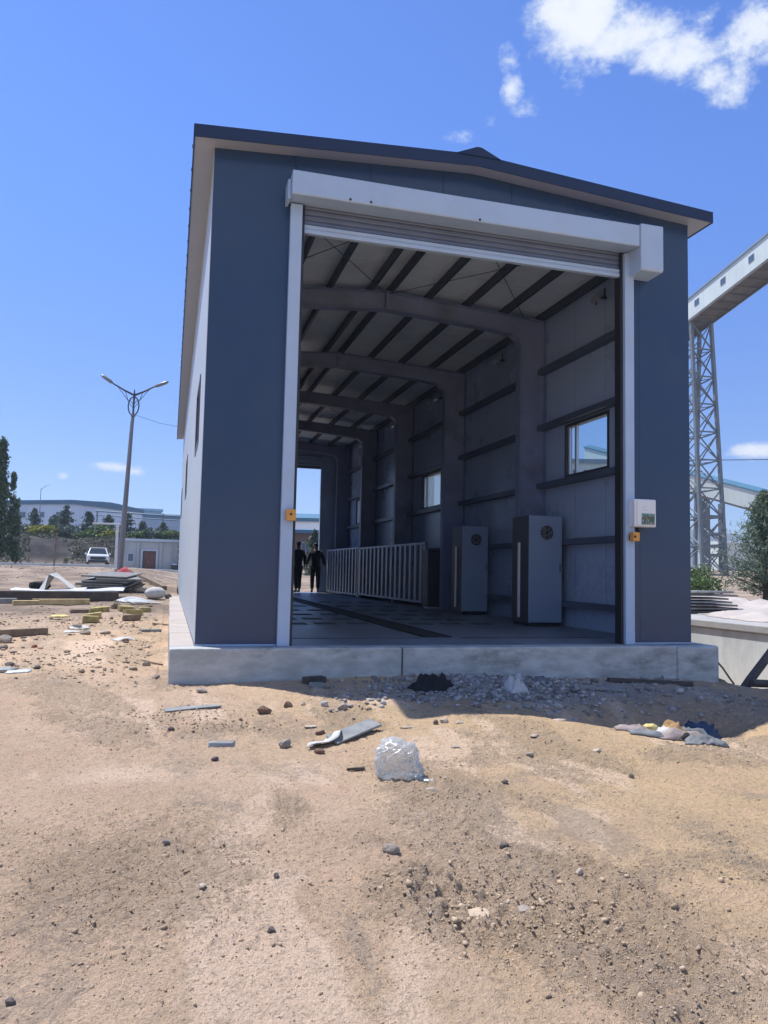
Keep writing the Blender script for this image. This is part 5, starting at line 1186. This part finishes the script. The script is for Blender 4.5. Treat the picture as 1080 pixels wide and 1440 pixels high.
for i, (x, y, l, w, h, a, mt, lb) in enumerate([(-1.30, 10.4, .34, .22, .13, 20, 'foam', 'yellow insulation block left of the blue white sheets'), (-1.08, 9.15, .42, .2, .12, 30, 'foam', 'long yellow insulation block between the two blue white sheets and the brown block'),
     (-.86, 10.0, .26, .18, .12, 14, 'foam', 'small yellow insulation block nearest the slab ledge'), (-1.05, 7.9, .34, .24, .13, -6, 'timber', 'brown block lowest of the scattered blocks'),
     (-1.86, 10.15, .42, .16, .13, 22, 'foam', 'yellow insulation block in the middle of the row'), (-1.83, 7.6, .30, .24, .12, 8, 'foam', 'yellow block lying nearest in the left cluster'), (-1.84, 8.3, .32, .16, .12, 12, 'foam', 'yellow block just behind the nearest in the left cluster'),
     (-2.3, 9.95, .40, .2, .10, 14, 'timber', 'brown plank end left of the yellow blocks'), (-1.55, 10.9, .2, .16, .1, 40, 'timber', 'small brown block behind the row of yellow blocks'), (-2.02, 9.9, .12, .12, .1, 10, 'foam', 'tiny yellow cube at the left end of the row')]):
    z = hz(x, y); tag(MB().obox((x, y, z + h * .48), (l, w, h), (RNG.uniform(-5, 5), RNG.uniform(-4, 4), a), jit=.02).build('insulation_block' if mt == 'foam' else 'timber_block', mt, loc=(x, y, z), bevel=.012), lb, 'block', 'blocks scattered left of the shed')
tarp('foil_scrap', 'yellow foil scrap left of the brown plank end', -2.58, 8.95, .34, .30, .05, 'foam_yellow', .4, 10, 8, 4, cat='scrap')
tarp('foil_scrap', 'pale cream foil scrap above the grey brown lumps', -1.93, 6.6, .36, .30, .06, 'cloth_white', .2, 10, 8, 6, cat='scrap')
plank('long brown plank at the left edge of the ground', -3.7, 4.75, -2.33, 5.38, .12, .13, 'timber', 'plank', 'plank')
tarp('paper_scrap', 'white paper scrap on the ground left of the slab ledge', -.99, 4.2, .34, .24, .045, 'cloth_white', .5, 10, 8, 8, cat='scrap')
plank('grey pointed plank beside the slab ledge', -.77, 5.62, -.43, 5.75, .09, .05, 'board', 'plank', 'plank')
tarp('paper_scrap', 'small pale scrap on the left ground', -1.95, 5.6, .26, .2, .03, 'cloth_white', .1, 8, 6, 9, cat='scrap')
tarp('sheet_scrap', 'pale grey sheet scrap at the left edge, nearer one', -1.98, .78, .26, .22, .02, 'sheet', .1, 8, 6, 10, cat='scrap')
tarp('sheet_scrap', 'dull grey sheet scrap at the left edge, farther one', -2.3, 1.05, .5, .25, .03, 'board', .1, 8, 6, 11, cat='scrap')
plank('broken grey stick on the slope below the slab ledge', -.62, 1.9, -.36, 1.35, .03, .02, 'timber', 'stick', 'stick')
plank('thin brown stick on the ground right of the yellow blocks', -.6, 6.9, -.3, 7.05, .04, .03, 'timber', 'stick', 'stick')
# right rubbish heap
hx, hy = 3.95, -3.3
tarp('cloth_sack', 'pink grey sacking strip at the left end of the rubbish heap', 3.72, -3.13, .36, .16, .05, 'cloth_pink', -.5, 16, 10, 12, cat='sacking')
tarp('cloth_sack', 'dark grey sacking below the yellow foam in the rubbish heap', 3.74, -3.28, .30, .12, .05, 'cloth_grey', -.5, 14, 8, 13, cat='sacking')
rock('yellow foam lump on top of the rubbish heap', 3.86, -3.14, .075, 'foam_yellow', (1, .8, .9), 61, 'foam_lump', 'foam', None)
tarp('cardboard', 'brown cardboard piece in the middle of the rubbish heap', 4.12, -3.12, .30, .22, .16, 'card', -.5, 12, 10, 14, cat='cardboard')
tarp('paper_bag', 'white paper bag beside the brown cardboard in the rubbish heap', 3.97, -3.24, .26, .14, .09, 'cloth_white', -.6, 12, 10, 15, cat='bag')
tarp('cloth_sack', 'grey plastic sack behind the brown cardboard', 4.30, -3.08, .34, .2, .13, 'cloth_grey', -.6, 14, 10, 16, cat='sack')
tarp('cloth_sack', 'pinkish brown sacking in front of the brown cardboard', 4.0, -3.40, .40, .12, .07, 'cloth_pink', -.35, 14, 10, 17, cat='sacking')
tarp('cloth_sack', 'crumpled grey cloth at the lower right end of the rubbish heap', 4.10, -3.56, .34, .18, .07, 'cloth_grey', -.5, 20, 16, 18, cat='cloth')
rock('dark knot of cloth beside the crumpled grey cloth', 4.0, -3.46, .05, 'cloth_black', (1, .8, .9), 62, 'cloth_knot', 'cloth', None)
tarp('plastic_sack', 'dark blue plastic sack in the shaded hollow by the rubbish heap', 5.0, -2.2, .60, .34, .14, 'cloth_blue', -.3, 18, 14, 19, cat='sack')
# shaded strip
tarp('black_cloth', 'black crumpled cloth on the gravel in the shade', 2.55, -1.02, .44, .36, .18, 'cloth_black', .3, 26, 22, 21, cat='cloth', pw=.9)
tarp('plastic_sack', 'white bag standing on the gravel right of the black cloth', 3.46, -1.22, .24, .24, .19, 'cloth_white', .1, 14, 14, 22, cat='sack', pw=.8)
tarp('plastic_sack', 'small pale bag scrap on the shaded soil right of the white bag', 4.0, -.75, .25, .2, .07, 'cloth_grey', .1, 12, 10, 23, cat='scrap')
# crumpled clear plastic bag in the sun
bm = bmesh.new(); bmesh.ops.create_icosphere(bm, subdivisions=5, radius=1)
V = np.array([v.co[:] for v in bm.verts]); F = [[v.index for v in f.verts] for f in bm.faces]; bm.free()
th_ = np.arctan2(V[:, 1], V[:, 0]); zz_ = V[:, 2]
q1 = V[:, 0] * 1.3 + 4; q2_ = V[:, 1] * 1.3 + 2; q3 = V[:, 2] * 1.3 + 7
disp = .40 * (fbm2(q1 + q3, q2_ - .5 * q3, 1.4, 2, 61) - .5) - .42 * np.abs(fbm2(q1 - q3 + 3, q2_ + q3, 2.1, 2, 71) - .5) - .34 * np.abs(fbm2(q2_ + 2 * q3, q1 + 5, 3.6, 2, 75) - .5)
V = np.sign(V) * np.abs(V) ** .70
V = V * (1.06 + disp[:, None]); V[:, 2] = np.where(V[:, 2] < -.55, -.55 + (V[:, 2] + .55) * .1, V[:, 2])
V = V * np.array([.150, .135, .150]); V[:, 0] += .035 * (V[:, 2] < -.02) * (V[:, 0] > 0)
px_, py_ = 1.235, -4.06; zz = hz(px_, py_); a = R(-14); V = np.stack([V[:, 0] * math.cos(a) - V[:, 1] * math.sin(a), V[:, 0] * math.sin(a) + V[:, 1] * math.cos(a), V[:, 2] + .088], 1) + np.array([px_, py_, zz])
t = thing('plastic_bag', 'crumpled clear plastic bag lying on the sunny sand', 'plastic bag', (px_, py_, zz))
mb = MB(); mb.add(V, F); mb.build('film', 'film', t, smooth=True)
mb = MB()
def tl(u, v): 
    x = 1.285 + .15 * u; y = -4.16 - .09 * u + .05 * (v - .5) * (1 - .4 * u)
    return (x, y, hz(x, y) + .012 + .03 * (1 - u) * (1 - abs(2 * v - 1)) + .008 * math.sin(20 * u))
mb.grid(tl, 10, 6, thick=.003); mb.build('tied_end', 'film', t, smooth=True)

# ------------------------------------------------------------------ camera, sun, sky
CAM_POS = (-0.318026, -9.181024, 0.912127)
cam = bpy.data.cameras.new('camera'); co = bpy.data.objects.new('camera', cam); COL.objects.link(co)
Fv = (0.266499, 0.960770, 0.076811); Rv = (0.962938, -0.268841, 0.021778); Uv = (-0.041574, -0.068160, 0.996808)
co.matrix_world = Matrix(((Rv[0], Uv[0], -Fv[0], CAM_POS[0]), (Rv[1], Uv[1], -Fv[1], CAM_POS[1]), (Rv[2], Uv[2], -Fv[2], CAM_POS[2]), (0, 0, 0, 1)))
cam.sensor_fit = 'VERTICAL'; cam.sensor_height = 36; cam.lens = 26.9221; cam.clip_end = 3000; cam.clip_start = .05
SC.camera = co
sd = Vector((-.30, .29, .908)).normalized(); EL = math.asin(sd.z); AZ = math.atan2(sd.x, sd.y)
sl = bpy.data.lights.new('sun', 'SUN'); sl.energy = 4.6; sl.angle = R(.53); sl.color = (1, .96, .90)
so = bpy.data.objects.new('sun', sl); COL.objects.link(so); so.rotation_euler = (-sd).to_track_quat('-Z', 'Y').to_euler(); so.location = (-20, 20, 60)
mb = MB(); mb.box(-430, 640, -130, 760, -4, 80)
hm = bpy.data.materials.new('thin_air'); hm.use_nodes = True; ht = hm.node_tree; ht.nodes.remove(ht.nodes['Principled BSDF'])
pv = nd(ht, 'ShaderNodeVolumePrincipled'); pv.inputs['Color'].default_value = (.70, .84, 1, 1); pv.inputs['Density'].default_value = .0006; pv.inputs['Anisotropy'].default_value = .2
ht.links.new(pv.outputs[0], ht.nodes['Material Output'].inputs['Volume'])
tag(mb.build('haze', hm), kind='stuff')
w = bpy.data.worlds.new('World'); SC.world = w; w.use_nodes = True; nt = w.node_tree
bg = nt.nodes['Background']
sk = nd(nt, 'ShaderNodeTexSky', sky_type='NISHITA'); sk.sun_disc = False; sk.sun_elevation = EL; sk.sun_rotation = AZ
sk.altitude = 1000; sk.air_density = 1.0; sk.dust_density = .35; sk.ozone_density = 2.6
tc = nd(nt, 'ShaderNodeTexCoord').outputs['Generated']
s3 = nd(nt, 'ShaderNodeSeparateXYZ'); nt.links.new(tc, s3.inputs[0])
az = mth(nt, 'MULTIPLY', mth(nt, 'ARCTAN2', s3.outputs[0], s3.outputs[1]), 57.2958)
el = mth(nt, 'MULTIPLY', mth(nt, 'ARCSINE', s3.outputs[2]), 57.2958)
tot = None
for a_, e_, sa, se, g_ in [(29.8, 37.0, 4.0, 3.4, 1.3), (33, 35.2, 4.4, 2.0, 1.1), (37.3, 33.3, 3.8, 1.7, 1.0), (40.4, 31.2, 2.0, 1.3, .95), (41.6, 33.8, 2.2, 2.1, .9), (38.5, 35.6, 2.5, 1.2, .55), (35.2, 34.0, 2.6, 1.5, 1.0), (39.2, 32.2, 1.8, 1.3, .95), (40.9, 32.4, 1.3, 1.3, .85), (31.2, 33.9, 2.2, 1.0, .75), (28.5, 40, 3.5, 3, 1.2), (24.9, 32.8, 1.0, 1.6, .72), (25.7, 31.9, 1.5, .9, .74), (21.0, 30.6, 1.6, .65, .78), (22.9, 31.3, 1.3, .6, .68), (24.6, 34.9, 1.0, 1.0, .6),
                           (41.9, 8.7, 2.2, .62, 1.15), (-4.1, 6.9, 1.9, .42, .85), (-2.8, 6.7, 1.2, .35, .6), (-7.4, 6.1, .5, .32, .62), (70, 25, 9, 4, 1.), (-60, 30, 10, 4, 1.), (150, 34, 34, 13, 1.35), (-160, 30, 30, 12, 1.35), (-118, 28, 22, 9, 1.2), (178, 58, 40, 9, 1.2)]:  # the wide blobs behind the camera are unseen clouds added to brighten shade
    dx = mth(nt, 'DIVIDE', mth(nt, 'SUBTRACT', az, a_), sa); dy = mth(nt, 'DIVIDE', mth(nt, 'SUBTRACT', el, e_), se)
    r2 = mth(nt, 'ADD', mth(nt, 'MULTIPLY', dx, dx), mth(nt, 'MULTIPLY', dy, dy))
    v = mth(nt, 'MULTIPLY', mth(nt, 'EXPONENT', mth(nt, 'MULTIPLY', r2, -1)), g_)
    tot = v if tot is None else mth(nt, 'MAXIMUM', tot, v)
nz = noise(nt, mapping(nt, tc, (1, 1, 1.5)), 11, 12, .66); nz2 = noise(nt, tc, 34, 8, .7)
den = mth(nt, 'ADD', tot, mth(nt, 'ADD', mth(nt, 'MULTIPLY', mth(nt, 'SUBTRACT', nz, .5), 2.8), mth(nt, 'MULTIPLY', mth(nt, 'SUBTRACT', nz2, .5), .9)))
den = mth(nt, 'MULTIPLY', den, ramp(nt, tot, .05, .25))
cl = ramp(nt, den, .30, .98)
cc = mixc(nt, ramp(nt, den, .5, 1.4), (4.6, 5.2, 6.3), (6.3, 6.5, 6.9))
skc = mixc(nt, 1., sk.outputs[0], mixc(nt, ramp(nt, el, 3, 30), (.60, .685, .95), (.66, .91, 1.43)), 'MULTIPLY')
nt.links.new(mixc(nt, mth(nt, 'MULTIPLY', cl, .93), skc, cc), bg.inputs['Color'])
bg.inputs['Strength'].default_value = .11
SC.view_settings.view_transform = 'Standard'; SC.view_settings.look = 'None'; SC.view_settings.exposure = 0.5; SC.view_settings.gamma = 1
SC.view_settings.use_curve_mapping = False
cy = SC.cycles
cy.use_denoising = True
try: cy.denoiser = 'OPENIMAGEDENOISE'
except Exception: pass
cy.max_bounces = 10; cy.diffuse_bounces = 6; cy.glossy_bounces = 4; cy.transparent_max_bounces = 16; cy.use_adaptive_sampling = True; cy.adaptive_threshold = .01
cy.caustics_reflective = False; cy.caustics_refractive = False; cy.sample_clamp_indirect = 8
